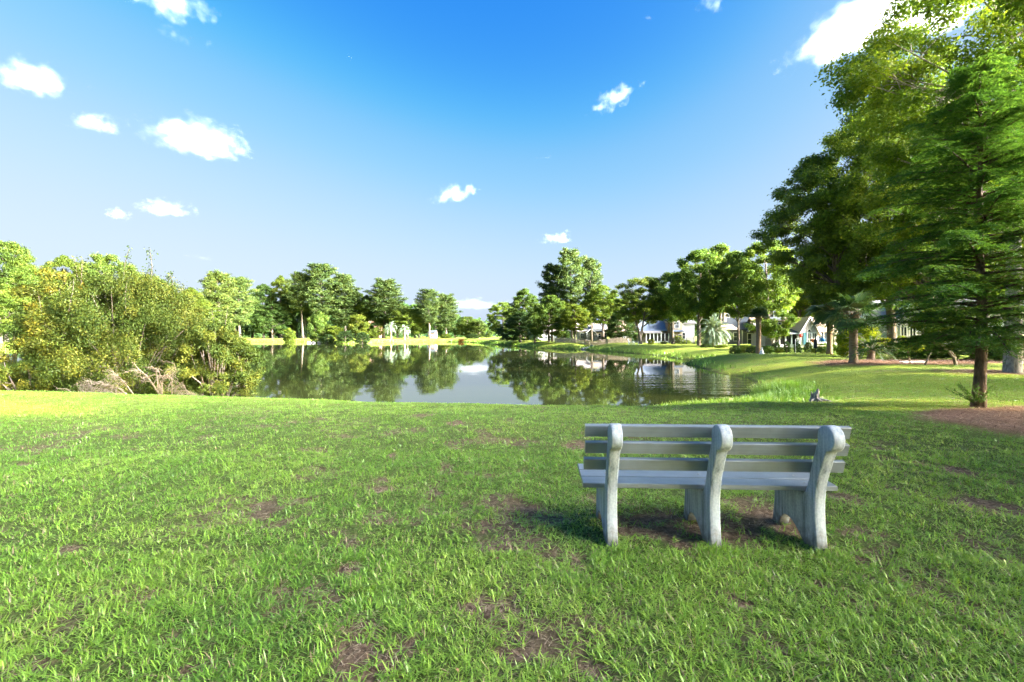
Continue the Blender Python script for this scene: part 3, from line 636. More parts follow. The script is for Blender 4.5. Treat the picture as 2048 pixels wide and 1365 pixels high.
# ---------------------------------------------------------------- the conifer in the straw bed
def conifer(px, D, label):
    x, y = PX(px, D), D; z = gz(x, y) + 0.02; H = 7.4
    root = empty('conifer_tree', (x, y, z)); tag(root, label, 'conifer')
    rng = np.random.default_rng(211); rd = random.Random(211)
    mb = MB(); zs = [H * k / 14 for k in range(15)]
    mb.tube([(0.05 * math.sin(q * 1.3), 0.04 * math.cos(q), q if k else -.1) for k, q in enumerate(zs)], [0.112 * (1.25 if k == 0 else 1.0 - 0.93 * q / H) for k, q in enumerate(zs)], 12)
    P, T, N, rn = [], [], [], []
    nb = 185
    for b in range(nb):
        t = (b + rd.random()) / nb; zb = 1.25 + (H - 1.35) * t; a = b * 2.39996 + rd.uniform(-.7, .7)
        ln = (2.7 * (1 - t) ** 0.72 + 0.3) * rd.uniform(0.45, 1.12) * (0.75 + 0.25 * min(1, t * 6))
        dx, dy = math.cos(a), math.sin(a); up = 0.10 + 0.5 * t + rd.uniform(-.16, .2); br = rd.random()
        def bp(u): return np.array([dx * ln * u, dy * ln * u, zb + ln * (up * u - 0.26 * u * u)])
        r0 = 0.03 * (1 - .6 * t) + .005
        mb.tube([bp(0), bp(.35), bp(.7), bp(1)], [r0, r0 * .7, r0 * .4, r0 * .12], 5, False)
        ns = int(11 + 15 * ln)
        for s in range(ns):
            u = 0.05 + 0.95 * (s + rd.random()) / ns; o = bp(u); sd = 1 if s % 2 else -1
            sl = (0.22 + 0.40 * (1 - u) * min(1, ln)) * rd.uniform(.6, 1.15)
            sv = np.array([-dy * sd, dx * sd, 0]) * 0.8 + np.array([dx, dy, 0]) * 0.75 + np.array([0, 0, rd.uniform(-.55, .2)]); sv /= np.linalg.norm(sv)
            nn = int(16 + 24 * sl)
            for q in range(nn):
                w = (q + rd.random()) / nn; c = o + sv * sl * w + np.array([0, 0, -0.10 * w * w])
                side = np.cross(sv, [0, 0, 1.0]); k = 1 if q % 2 else -1
                P.append(c); T.append(sv * .75 + side * k * .8 + np.array([0, 0, rd.uniform(-.2, .35)])); N.append(np.array([rd.gauss(0, .35), rd.gauss(0, .35), 1])); rn.append(.55 * br + .45 * rd.random())
    P, T, N = np.array(P), np.array(T), np.array(N); T = norm(T); s = rng.uniform(.7, 1.3, len(P)) * 0.095
    V, Qd = leaf_quads(P + T * s[:, None] * .5, N, T, s, s * 0.24, 0.0)
    mb.build('trunk', M['bark_red'], root, recalc=False)
    me = np_mesh('crown', V, Qd, leaf_mat('conifer_spray', (0.034, 0.090, 0.018), (0.068, 0.160, 0.030), (0.14, 0.24, 0.045), transl=0.38), np.array(rn)); link_mesh('crown', me, root)
    # suckers of foliage at the foot of the trunk
    m2 = MB(); P2, T2 = [], []
    for k in range(26):
        a = rd.uniform(2.2, 4.6); ln = rd.uniform(.25, .6); p0 = np.array([-0.08, -.05, 0.05]); d = np.array([math.cos(a) * .75, math.sin(a) * .5, rd.uniform(.35, 1.0)]); d /= np.linalg.norm(d)
        m2.tube([p0, p0 + d * ln * .6, p0 + d * ln], [.005, .004, .002], 4, False)
        for q in range(26):
            w = rd.uniform(.2, 1); P2.append(p0 + d * ln * w); v = d + np.array([rd.gauss(0, .5), rd.gauss(0, .5), rd.gauss(0, .4)]); T2.append(v)
    P2, T2 = np.array(P2), norm(np.array(T2)); V, Qd = leaf_quads(P2 + T2 * .03, rng.normal(size=P2.shape), T2, np.full(len(P2), .07), np.full(len(P2), .014), 0)
    sk = link_mesh('basal_shoots', np_mesh('basal_shoots', V, Qd, me.materials[0], rng.uniform(0, .7, len(P2))), root)
    m2.build('twig', M['bark_red'], sk, recalc=False)
    return root
conifer(1960, 9.75, 'dark green feathery conifer on reddish trunk in the pine straw bed')

# ---------------------------------------------------------------- the big shrub at the left water edge
def shrub(name, px, D, H, Rx, Ry, label, seed, tint, ncl, nleaf, prof, lean=(0, 0), leaf=(0.09, 0.04), dead=0, stems=9, crad=0.17, lump=.35, stray=.22, wisps=0, zb=0.0):
    x, y = PX(px, D), D; z = gz(x, y) - 0.05
    root = empty(name, (x, y, z), 0, (1, Ry / Rx, 1)); tag(root, label, 'shrub', 'shrubs at the left water edge')
    cm, tips = crown_mesh('foliage', seed, H, Rx, zb, prof, M['shrub'], nclump=ncl, nleaf=nleaf, leaf=leaf, crad=crad, flat=0.8, lump=lump, stray=stray, lean=lean, shell=0.2)
    c = link_mesh('foliage', cm, root); c.color = (*tint, 1)
    rd = random.Random(seed); mb = MB(); tl = tips.tolist(); rd.shuffle(tl)
    for tp in tl[:stems * 4]:
        tp = Vector(tp); b = Vector((tp.x * rd.uniform(.05, .4), tp.y * rd.uniform(.05, .4), -.1)); m = b.lerp(tp, .55) + Vector((rd.uniform(-.3, .3), rd.uniform(-.3, .3), .25))
        r = rd.uniform(.02, .055); mb.tube([b, b.lerp(m, .5), m, tp], [r, r * .8, r * .55, r * .2], 5, False)
    P, T = [], []
    for k in range(wisps):   # thin leafy shoots poking out of the top
        tp = max(rd.sample(tl, 5), key=lambda q: q[2]); p = Vector(tp); e = p + Vector((rd.uniform(-.45, .45), rd.uniform(-.3, .3), rd.uniform(.6, 1.45)))
        mb.tube([p - Vector((0, 0, .3)), p.lerp(e, .5) + Vector((rd.uniform(-.08, .08), 0, 0)), e], [.024, .016, .007], 4, False)
        for q in range(80):
            u = rd.uniform(.0, 1.03); c0 = p.lerp(e, u) + Vector((rd.gauss(0, .09), rd.gauss(0, .09), rd.gauss(0, .06))); P.append(c0[:]); T.append((rd.gauss(0, 1), rd.gauss(0, 1), rd.gauss(.4, .7)))
    if wisps:
        P, T = np.array(P), np.array(T); rg = np.random.default_rng(seed); n = len(P); V, Qd = leaf_quads(P, rg.normal(size=(n, 3)), T, rg.uniform(.09, .15, n), rg.uniform(.04, .065, n))
        me2 = np_mesh('foliage', V, Qd, M['shrub'], rg.uniform(.15, .6, n))
        import bmesh
        b = bmesh.new(); b.from_mesh(cm); b.from_mesh(me2); b.to_mesh(cm); b.free(); bpy.data.meshes.remove(me2)
    mb.build('stem', M['bark'], root, recalc=False)
    return root, rd
big, brd = shrub('waterside_shrub', 248, 18.6, 5.5, 4.7, 2.7, 'huge yellow-green shrub with bare dead branches at the pond edge', 301, (0.80, 0.90, 1), 360, 200000, 'dome', crad=0.105, lump=.24, stems=24, wisps=16)
mb = MB()      # sun-bleached dead limbs low on the lawn side
def dead_fan(o, ends, r, n_tw):
    for e in ends:
        e = Vector(e); o = Vector(o); m = o.lerp(e, .5) + Vector((0, -.12, .18)); mb.tube([o, o.lerp(m, .55), m, m.lerp(e, .6), e], [r, r * .85, r * .6, r * .4, r * .18], 6, False)
        for k in range(n_tw):
            s = m.lerp(e, brd.uniform(-.3, .95)); d = Vector((brd.uniform(-.8, .5), brd.uniform(-.6, .3), brd.uniform(-.75, .35))) * brd.uniform(.25, .8); mm = s + d * .5 + Vector((0, 0, .06))
            mb.tube([s, mm, s + d], [r * .38, r * .26, r * .10], 4, False)
            for q in range(3):
                s2 = s + d * brd.uniform(.4, .9); d2 = Vector((brd.uniform(-.5, .4), brd.uniform(-.3, .2), brd.uniform(-.4, .3))) * .5; mb.tube([s2, s2 + d2 * .5 + Vector((0, 0, .02)), s2 + d2], [r * .22, r * .16, r * .08], 3, False)
sy = 4.7 / 2.7
dead_fan((2.90, -2.7 * sy, 0.4), [(2.20, -3.1 * sy, 1.65), (1.30, -3.2 * sy, 1.35), (0.7, -3.1 * sy, 0.9), (1.60, -3.2 * sy, 0.85), (1.0, -3.15 * sy, 1.15), (1.90, -3.2 * sy, 1.25)], .028, 24)
dead_fan((3.60, -2.7 * sy, 0.7), [(4.10, -3.1 * sy, 1.5), (3.80, -3.2 * sy, 1.75), (3.10, -3.2 * sy, 1.8)], .045, 9)
dead_fan((3.90, -2.6 * sy, 0.45), [(5.00, -2.9 * sy, .8), (5.40, -2.7 * sy, .6), (4.30, -3.0 * sy, 1.9), (4.60, -3.0 * sy, 1.2)], .020, 18)
mb.build('dead_branch', M['twig'], big, recalc=False)
shrub('waterside_shrub', 432, 17.9, 3.3, 1.75, 1.6, 'lower pale yellow-green bush at the right end of the huge shrub', 302, (1.05, 1.15, 1.3), 120, 42000, 'dome', leaf=(0.13, 0.03), crad=0.15, stems=8, wisps=3)
shrub('waterside_sapling', 112, 17.6, 5.3, 1.5, 1.3, 'slender orange tinged sapling at the left of the huge shrub', 303, (1.1, 0.98, 0.85), 90, 20000, 'oval', crad=0.17, stems=6, wisps=4, zb=.8)
shrub('waterside_shrub', 60, 17.4, 2.4, 1.5, 1.2, 'low orange-yellow bush at the far left foot of the huge shrub', 304, (1.05, 1.05, 0.9), 70, 20000, 'dome', crad=0.17, stems=6)

# ---------------------------------------------------------------- palms
def pinnate_crown(nf, Lf, seed, mat, parent, origin, leaflets=34, ll=0.42, lw=0.03, up0=1.25, up1=-0.5, arch=1.0):
    rng = random.Random(seed); V, Qd, rn = [], [], []; mb = MB()
    for k in range(nf):
        u = (k + .5) / nf; a = k * 2.39996 + rng.uniform(-.2, .2); el = up0 + (up1 - up0) * u + rng.uniform(-.12, .12); L = Lf * rng.uniform(.85, 1.1); tone = rng.random() * .6 + .4 * u
        p = Vector(origin); d = Vector((math.cos(a) * math.cos(el), math.sin(a) * math.cos(el), math.sin(el))); n = 12; pts = [p.copy()]
        for s in range(n):
            p = p + d * (L / n); d = (d + Vector((0, 0, -arch * (0.05 + .16 * s / n)))).normalized(); pts.append(p.copy())
        mb.tube(pts, [.022 * (1 - .85 * q / n) * Lf / 2 for q in range(n + 1)], 4, False)
        for s in range(leaflets):
            w = .16 + .84 * s / leaflets; q = min(int(w * n), n - 1); b = pts[q].lerp(pts[q + 1], w * n - q); t = (pts[q + 1] - pts[q]).normalized(); side = t.cross(Vector((0, 0, 1)));
            side = side.normalized() if side.length > .05 else Vector((1, 0, 0)); l2 = ll * math.sin(math.pi * (0.12 + .84 * w)) ** .6 * rng.uniform(.85, 1.1)
            for sg in (-1, 1):
                dd = (side * sg * .8 + t * .65 + side.cross(t) * .35).normalized(); e = b + dd * l2 + Vector((0, 0, -.12 * l2)); wv = t * lw * .5; m_ = b + dd * l2 * .5
                i0 = len(V); V += [(b - wv * .6)[:], (b + wv * .6)[:], (m_ + wv)[:], (m_ - wv)[:], (e)[:], (e + wv * .15)[:]]
                Qd += [(i0, i0 + 1, i0 + 2, i0 + 3), (i0 + 3, i0 + 2, i0 + 5, i0 + 4)]; v = min(1, max(0, tone * .6 + .4 * rng.random())); rn += [v, v]
    me = np_mesh('frond_crown', np.array(V), np.array(Qd), mat, np.array(rn)); o = link_mesh('frond_crown', me, parent)
    mb.build('midrib', M['bark_pale'], o, recalc=False); return o
def fan_crown(nl, Rl, seed, mat, parent, origin, seg=22, el0=1.3, el1=-0.9, pet=0.8):
    rng = random.Random(seed); V, Qd, rn = [], [], []; mb = MB()
    for k in range(nl):
        u = (k + .5) / nl; a = k * 2.39996 + rng.uniform(-.25, .25); el = el0 + (el1 - el0) * u + rng.uniform(-.15, .15)
        d = Vector((math.cos(a) * math.cos(el), math.sin(a) * math.cos(el), math.sin(el))); pl = pet * rng.uniform(.8, 1.15); o = Vector(origin); h = o + d * pl + Vector((0, 0, -.08 * pl))
        mb.tube([o, o.lerp(h, .5) + Vector((0, 0, .03)), h], [.02, .015, .011], 4, False)
        side = d.cross(Vector((0, 0, 1))); side = side.normalized() if side.length > .05 else Vector((1, 0, 0)); nrm = side.cross(d).normalized(); tone = rng.random()
        for s in range(seg):
            an = -1.75 + 3.5 * s / (seg - 1) + rng.uniform(-.03, .03); L = Rl * (0.72 + .28 * math.cos(an * .8)) * rng.uniform(.9, 1.08); fd = (d * math.cos(an) + side * math.sin(an)).normalized(); lat = nrm.cross(fd)
            w = Rl * .045; m1 = h + fd * L * .55 + nrm * .04 * Rl; e = h + fd * L + Vector((0, 0, -.28 * L * rng.uniform(.5, 1.4)))
            i0 = len(V); V += [(h - lat * w * .25)[:], (h + lat * w * .25)[:], (m1 + lat * w)[:], (m1 - lat * w)[:], (e + lat * w * .1)[:], (e - lat * w * .1)[:]]
            Qd += [(i0, i0 + 1, i0 + 2, i0 + 3), (i0 + 3, i0 + 2, i0 + 4, i0 + 5)]; v = .55 * tone + .45 * rng.random(); rn += [v, v]
    me = np_mesh('frond_crown', np.array(V), np.array(Qd), mat, np.array(rn)); c = link_mesh('frond_crown', me, parent)
    mb.build('leaf_stalk', M['bark_pale'], c, recalc=False); return c
def palm_trunk(parent, h, r, lean=(0, 0), boots=True, seed=0, flare=1.35):
    mb = MB(); n = 22; rg = random.Random(seed)
    mb.tube([(lean[0] * (k / n) ** 1.5, lean[1] * (k / n) ** 1.5, h * k / n - (.1 if k == 0 else 0)) for k in range(n + 1)], [r * ((flare if k == 0 else 1 + .2 * max(0, 1 - k / 4)) + .05 * math.sin(k * 2.7)) for k in range(n + 1)], 12)
    o = mb.build('trunk', M['palm_bark'], parent, recalc=False)
    if boots:
        b = MB()
        for k in range(16):
            a = k * 2.4; z = h * (0.86 + .13 * k / 16); p = Vector((lean[0] * .9 + math.cos(a) * r * .8, lean[1] * .9 + math.sin(a) * r * .8, z)); b.tube([p, p + Vector((math.cos(a) * .10, math.sin(a) * .10, .13)), p + Vector((math.cos(a) * .2, math.sin(a) * .2, .32))], [.045, .035, .015], 5)
        b.build('old_leaf_base', M['palm_bark'], o, recalc=False)
    return o
def palm(kind, name, px, D, base_py, top_py, label, seed, lean=(0, 0), **kw):
    x, y = PX(px, D), D; z = gz(x, y); root = empty(name, (x, y, z)); tag(root, label, 'palm', kw.pop('group', None))
    h = PZ(top_py, D) - z; palm_trunk(root, h, kw.pop('r'), lean, seed=seed, boots=kw.pop('boots', True)); o = (lean[0], lean[1], h - .05)
    if kind == 'fan': fan_crown(kw.pop('nl', 30), kw.pop('Rl', .8), seed, M['frond'], root, o, **kw)
    else: pinnate_crown(kw.pop('nf', 32), kw.pop('Lf', 2.4), seed, M[kw.pop('mat', 'silver_frond')], root, o, **kw)
    return root
SP = 'fan palms on the right lawn'
palm('fan', 'fan_palm', 1707, 25, 727, 628, 'fan palm with thick brown trunk in the mulch bed', 401, group=SP, r=.20, nl=26, Rl=.95, pet=.75, el1=-.5)
palm('fan', 'fan_palm', 1659, 36, 700, 612, 'fan palm with full dark crown before the cottage roof', 402, group=SP, r=.19, nl=44, Rl=1.15, pet=.9, seg=24, el1=-1.1)
palm('fan', 'fan_palm', 1517, 39, 709, 632, 'fan palm with clipped brush-like green head and thick boots', 403, group=SP, r=.20, nl=34, Rl=.62, pet=.45, el0=1.5, el1=-.05)
palm('pin', 'silver_palm', 1428, 58, 700, 664, 'wide silver-green feather palm with drooping fronds on the bank', 404, r=.26, nf=110, Lf=2.35, leaflets=30, ll=.5, lw=.055, up0=1.45, up1=-.9, arch=1.1)
palm('pin', 'silver_palm', 782, 182, 678, 656, 'left of the two small pale palms on the far bright lawn', 405, r=.40, nf=30, Lf=3.4, leaflets=18, ll=.9, lw=.14, arch=1.5, boots=False)
palm('pin', 'silver_palm', 809, 182, 678, 660, 'right of the two small pale palms on the far bright lawn', 406, r=.42, nf=30, Lf=3.0, leaflets=18, ll=.8, lw=.14, arch=1.6, boots=False)
palm('pin', 'feather_palm', 1070, 100, 684, 668, 'dark feather palm under the trees at the far right bank', 407, r=.22, nf=30, Lf=2.2, leaflets=20, ll=.5, lw=.06, arch=1.3, mat='frond', boots=False)
palm('pin', 'sago_palm', 1742, 27.5, 722, 700, 'dark sago palm right of the yellow-green bush', 408, r=.20, nf=40, Lf=1.7, leaflets=30, ll=.22, lw=.022, up0=1.2, up1=-.2, arch=1.2, mat='frond', boots=False)

# ---------------------------------------------------------------- bench
def bench():
    a = R(2.6); d = Vector((math.sin(a), math.cos(a), 0)); rt = Vector((math.cos(a), -math.sin(a), 0))
    o = d * 3.30 + rt * 1.312
    root = empty('park_bench', (o.x, o.y, gz(o.x, o.y) + 0.01), -a)
    tag(root, 'grey slatted bench on three curved concrete supports facing the pond', 'bench')
    conc = bench_conc(); paint = bench_paint()
    arc = [(-.08 + .09 * math.cos(t), .80 + .09 * math.sin(t)) for t in [R(v) for v in range(262, -36, -15)]]
    def bez(p, q, r, n=5): return [((1 - t) ** 2 * p[0] + 2 * t * (1 - t) * q[0] + t * t * r[0], (1 - t) ** 2 * p[1] + 2 * t * (1 - t) * q[1] + t * t * r[1]) for t in [k / n for k in range(n + 1)]]
    rear = bez((0, -.06), (.045, .16), (.042, .31), 6) + bez((.042, .31), (.03, .47), (-.025, .57), 5)[1:] + bez((-.025, .57), (-.06, .655), (-.088, .712), 4)[1:]
    front = bez((.02, .73), (.055, .64), (.095, .52), 5) + bez((.095, .52), (.125, .385), (.175, .338), 5)[1:]
    under = [(.30, .344), (.575, .362)] + bez((.585, .347), (.565, .14), (.625, -.06), 7)
    arch = bez((.52, -.06), (.50, .045), (.43, .085), 4) + bez((.43, .085), (.30, .11), (.145, -.06), 6)[1:]
    prof = rear + arc + front + under + arch
    me0 = None
    import bmesh
    for k, lx in enumerate((-.735, 0.0, .735)):
        if me0 is None:
            m = MB(); m.prism(prof, 'x', -.039, .039); s = m.build('concrete_support', conc, root)
            b = bmesh.new(); b.from_mesh(s.data); cap = [f for f in b.faces if len(f.verts) > 8]
            es = [e for e in b.edges if any(f in cap for f in e.link_faces)]
            bmesh.ops.bevel(b, geom=es, offset=.009, segments=2, affect='EDGES', profile=.6)
            caps = [f for f in b.faces if len(f.verts) > 8]; bmesh.ops.triangulate(b, faces=caps); b.to_mesh(s.data); b.free()
            for p in s.data.polygons: p.use_smooth = len(p.vertices) == 4
            me0 = s.data
        else: s = link_mesh('concrete_support', me0, root)
        s.location = (lx, 0, 0)
    def slat(name, c, w, t, tilt, x0, x1):
        # board: w along tilt direction in the (y,z) plane, t thick
        ct, st_ = math.cos(tilt), math.sin(tilt); m = MB()
        bv = .004
        pr = [(-w / 2 + bv, -t / 2), (w / 2 - bv, -t / 2), (w / 2, -t / 2 + bv), (w / 2, t / 2 - bv), (w / 2 - bv, t / 2), (-w / 2 + bv, t / 2), (-w / 2, t / 2 - bv), (-w / 2, -t / 2 + bv)]
        m.prism([(c[0] + p * ct - q * st_, c[1] + p * st_ + q * ct) for p, q in pr], 'x', x0, x1)
        return m.build(name, paint, root)
    for c, dx in (((.042 + .022, .818), 0), ((.068 + .022, .690), .004), ((.100 + .024, .560), -.003)):
        sl = slat('back_slat', (c[0] - .022, c[1]), .089, .038, R(106), -.93 + dx, .935 + dx)
        for lx in (-.735, 0, .735):
            bm2 = MB(); bm2.tube([(lx, c[0] + .002, c[1]), (lx, c[0] + .012, c[1] + .003)], [.008, .007], 10); bm2.build('bolt', M['rock'], sl)
    for k in range(3):
        u = .160 + .068 + k * .147; sl = slat('seat_slat', (u, .362 + .018 + k * .009), .138, .036, R(3.4), -.93, .935)
        for lx in (-.735, 0, .735):
            bm2 = MB(); bm2.tube([(lx, u, .399 + k * .009 - .003), (lx, u, .4005 + k * .009)], [.008, .007], 10); bm2.build('bolt', M['rock'], sl)
    return root
def bench_conc():
    m, nt, out = new_mat('painted_concrete'); L = nt.links
    tc = nd(nt, 'ShaderNodeTexCoord'); mp = nd(nt, 'ShaderNodeMapping'); mp.inputs['Scale'].default_value = (14, 14, 1.1); L.new(tc.outputs['Object'], mp.inputs[0])
    n1 = nd(nt, 'ShaderNodeTexNoise', i_Scale=2.0, i_Detail=8.0, i_Roughness=.65); L.new(mp.outputs[0], n1.inputs['Vector'])
    n2 = nd(nt, 'ShaderNodeTexNoise', i_Scale=55.0, i_Detail=6.0, i_Roughness=.7); L.new(tc.outputs['Object'], n2.inputs['Vector'])
    r1 = ramp(nt, [(.32, (.10, .128, .145)), (.47, (.26, .295, .335)), (.60, (.34, .382, .43))]); L.new(n1.outputs['Fac'], r1.inputs[0])
    r2 = ramp(nt, [(.3, (.72, .74, .74)), (.6, (1.05, 1.05, 1.05))]); L.new(n2.outputs['Fac'], r2.inputs[0])
    mx = nd(nt, 'ShaderNodeMixRGB', blend_type='MULTIPLY', i_Fac=1.0); L.new(r1.outputs[0], mx.inputs[1]); L.new(r2.outputs[0], mx.inputs[2])
    sz = nd(nt, 'ShaderNodeSeparateXYZ'); L.new(tc.outputs['Object'], sz.inputs[0])
    n3 = nd(nt, 'ShaderNodeTexNoise', i_Scale=17.0, i_Detail=5.0); L.new(tc.outputs['Object'], n3.inputs['Vector'])
    ma = nd(nt, 'ShaderNodeMath', operation='MULTIPLY_ADD'); L.new(n3.outputs['Fac'], ma.inputs[0]); ma.inputs[1].default_value = .30; L.new(sz.outputs[2], ma.inputs[2])
    r3 = ramp(nt, [(.13, (.42, .36, .30)), (.27, (1, 1, 1))]); L.new(ma.outputs[0], r3.inputs[0])          # soil splashed up the feet
    m3 = nd(nt, 'ShaderNodeMixRGB', blend_type='MULTIPLY', i_Fac=1.0); L.new(mx.outputs[0], m3.inputs[1]); L.new(r3.outputs[0], m3.inputs[2]); mx = m3
    bs = nd(nt, 'ShaderNodeBsdfPrincipled', i_Roughness=.75); L.new(mx.outputs[0], bs.inputs['Base Color'])
    bp = nd(nt, 'ShaderNodeBump', i_Strength=.35, i_Distance=.004); L.new(n2.outputs['Fac'], bp.inputs['Height']); L.new(bp.outputs[0], bs.inputs['Normal']); L.new(bs.outputs[0], out.inputs[0])
    return m
def bench_paint():
    m, nt, out = new_mat('grey_slat_paint'); L = nt.links
    tc = nd(nt, 'ShaderNodeTexCoord'); mp = nd(nt, 'ShaderNodeMapping'); mp.inputs['Scale'].default_value = (.6, 30, 30); L.new(tc.outputs['Object'], mp.inputs[0])
    n1 = nd(nt, 'ShaderNodeTexNoise', i_Scale=3.0, i_Detail=6.0); L.new(mp.outputs[0], n1.inputs['Vector'])
    n2 = nd(nt, 'ShaderNodeTexNoise', i_Scale=9.0, i_Detail=5.0); L.new(tc.outputs['Object'], n2.inputs['Vector'])
    r1 = ramp(nt, [(.3, (.118, .140, .158)), (.7, (.148, .174, .195))]); L.new(n1.outputs['Fac'], r1.inputs[0])
    r2 = ramp(nt, [(.35, (.86, .86, .86)), (.6, (1.04, 1.04, 1.04))]); L.new(n2.outputs['Fac'], r2.inputs[0])
    mx = nd(nt, 'ShaderNodeMixRGB', blend_type='MULTIPLY', i_Fac=1.0); L.new(r1.outputs[0], mx.inputs[1]); L.new(r2.outputs[0], mx.inputs[2])
    bs = nd(nt, 'ShaderNodeBsdfPrincipled', i_Roughness=.33); bs.inputs['Specular IOR Level'].default_value = .7; L.new(mx.outputs[0], bs.inputs['Base Color'])
    bp = nd(nt, 'ShaderNodeBump', i_Strength=.12, i_Distance=.003); L.new(n1.outputs['Fac'], bp.inputs['Height']); L.new(bp.outputs[0], bs.inputs['Normal']); L.new(bs.outputs[0], out.inputs[0])
    return m
bench()

# ---------------------------------------------------------------- houses
class House:
    """local frame: x right, y away from the pond, z up; sizes measured in metres from photo pixels at distance D"""
    def __init__(s, name, label, px0, D, base_py, rz=0.0, cat='house'):
        s.s = D / F; s.px0 = px0; s.x0 = PX(px0, D); s.D = D
        s.gz = gz(s.x0, D); s.zb = PZ(base_py, D); s.root = empty(name, (s.x0, D, s.gz - .1), rz); tag(s.root, label, cat)
    def x(s, px): return (px - s.px0) * s.s
    def z(s, py): return EYE - (py - HY) * s.s - (s.gz - .1)
    def wall(s, mat, px0, px1, top, y0, y1, name='wall'):
        m = MB(); m.box(s.x(px0), s.x(px1), y0, y1, 0, s.z(top)); return m.build(name, M[mat], s.root)
    def gable_x(s, mat, px0, px1, eave, ridge, y0, y1, over=.35, name='roof', wall=None):
        """ridge runs along x"""
        ze, zr, ym = s.z(eave), s.z(ridge), (y0 + y1) / 2; t = .14; sl = (zr - ze) / (ym - y0); e = ze - over * sl
        m = MB(); m.prism([(y0 - over, e), (ym, zr), (y1 + over, e), (y1 + over, e + t), (ym, zr + t), (y0 - over, e + t)], 'x', s.x(px0) - over, s.x(px1) + over); o = m.build(name, M[mat], s.root)
        if wall:
            w = MB(); w.prism([(y0 + .003, ze - .02), (y1 - .003, ze - .02), (ym, zr - .01)], 'x', s.x(px0) + .003, s.x(px1) - .003); w.build('gable_wall', M[wall], s.root)
        return o
    def gable_y(s, mat, px0, px1, eave, ridge, y0, y1, over=.3, name='roof', wall=None, fascia=None):
        """ridge runs towards the viewer"""
        xa, xb = s.x(px0), s.x(px1); xm = (xa + xb) / 2; ze, zr = s.z(eave), s.z(ridge); t = .14; sl = (zr - ze) / (xm - xa); e = ze - over * sl
        m = MB(); m.prism([(xa - over, e), (xm, zr), (xb + over, e), (xb + over, e + t), (xm, zr + t), (xa - over, e + t)], 'y', y0 - over, y1); o = m.build(name, M[mat], s.root)
        if wall:
            w = MB(); w.prism([(xa + .003, ze - .02), (xb - .003, ze - .02), (xm, zr - .01)], 'y', y0 + .003, y1 - .05); w.build('gable_wall', M[wall], s.root)
        if fascia:
            f = MB()
            for sg, xe in ((-1, xa), (1, xb)):
                f.prism([(xe + sg * over, e - .02), (xm, zr - .02), (xm, zr + .17), (xe + sg * over, e + .17)], 'y', y0 - over - .06, y0 - over - .005)
            f.build('barge_board', M[fascia], o)
        return o
    def shed(s, mat, px0, px1, low, high, y0, y1, over=.25, name='roof'):
        zl, zh = s.z(low), s.z(high); m = MB(); m.prism([(y0 - over, zl), (y1, zh), (y1, zh + .13), (y0 - over, zl + .13)], 'x', s.x(px0) - over, s.x(px1) + over); return m.build(name, M[mat], s.root)
    def window(s, px0, px1, top, bot, y, frame='white', bars=(1, 1), parent=None, fw=.09, arch=False):
        xa, xb, z1, z0 = s.x(px0), s.x(px1), s.z(top), s.z(bot); m = MB()
        m.box(xa - fw, xa, y - .07, y + .02, z0 - fw, z1 + fw); m.box(xb, xb + fw, y - .07, y + .02, z0 - fw, z1 + fw); m.box(xa, xb, y - .07, y + .02, z1, z1 + fw); m.box(xa, xb, y - .09, y + .02, z0 - fw, z0)
        for k in range(1, bars[0] + 1): xx = xa + (xb - xa) * k / (bars[0] + 1); m.box(xx - .025, xx + .025, y - .05, y - .012, z0, z1)
        for k in range(1, bars[1] + 1): zz = z0 + (z1 - z0) * k / (bars[1] + 1); m.box(xa, xb, y - .045, y - .014, zz - .025, zz + .025)
        o = m.build('window', M[frame], parent or s.root); g = MB(); g.box(xa, xb, y - .01, y + .015, z0, z1); g.build('pane', M['glass'], o); return o
    def bx(s, name, mat, px0, px1, top, bot, y0, y1, parent=None):
        m = MB(); m.box(s.x(px0), s.x(px1), y0, y1, s.z(bot), s.z(top)); return m.build(name, M[mat], parent or s.root)
    def porch(s, px0, px1, top, y0, y1, n, post='white'):
        """screened front with posts down to the ground"""
        m = MB(); m.box(s.x(px0) + .05, s.x(px1) - .05, y0 + .12, y0 + .16, .3, s.z(top) - .05); m.build('screen', M['screen'], s.root)
        m = MB(); m.box(s.x(px0), s.x(px1), y0 + .03, y0 + .14, 0, .42); m.build('porch_rail', M[post], s.root)
        for k in range(n + 1):
            xx = s.x(px0) + (s.x(px1) - s.x(px0)) * k / n; m = MB(); m.box(xx - .07, xx + .07, y0, y0 + .10, 0, s.z(top)); m.build('porch_post', M[post], s.root)

# white gabled cottage with teal shutters and dark-roofed screened porch
h = House('cottage', 'white cottage with pointed gable, arched window, teal shutters and dark porch roof', 1617, 56, 712, R(-6))
h.wall('cream_wall', 1634, 1748, 663, 1.2, 9); h.gable_x('roof_tan', 1634, 1748, 662, 634, 1.2, 9, wall='cream_wall')
h.wall('white_siding', 1601, 1634, 664, 0, 6); h.gable_y('roof_tan', 1601, 1634, 664, 636, 0, 6, wall='white_siding', fascia='white')
w = h.window(1615, 1621, 667, 690, -.005); h.window(1625, 1631, 667, 690, -.005)
m = MB(); xc, zc, rr = h.x(1618), h.z(663.5), 3.0 * h.s
m.prism([(xc + rr * math.cos(R(a)), zc + rr * 1.5 * math.sin(R(a))) for a in range(0, 181, 20)], 'y', -.05, -.004); ao = m.build('arched_window', M['glass'], h.root)
m = MB()
pts = [(xc + rr * 1.15 * math.cos(R(a)), -.03, zc + rr * 1.6 * math.sin(R(a))) for a in range(0, 181, 15)]; m.tube(pts, [.06] * len(pts), 5); m.build('frame', M['white'], ao)
h.bx('shutter', 'teal', 1607, 1613, 666, 690, -.06, -.004)
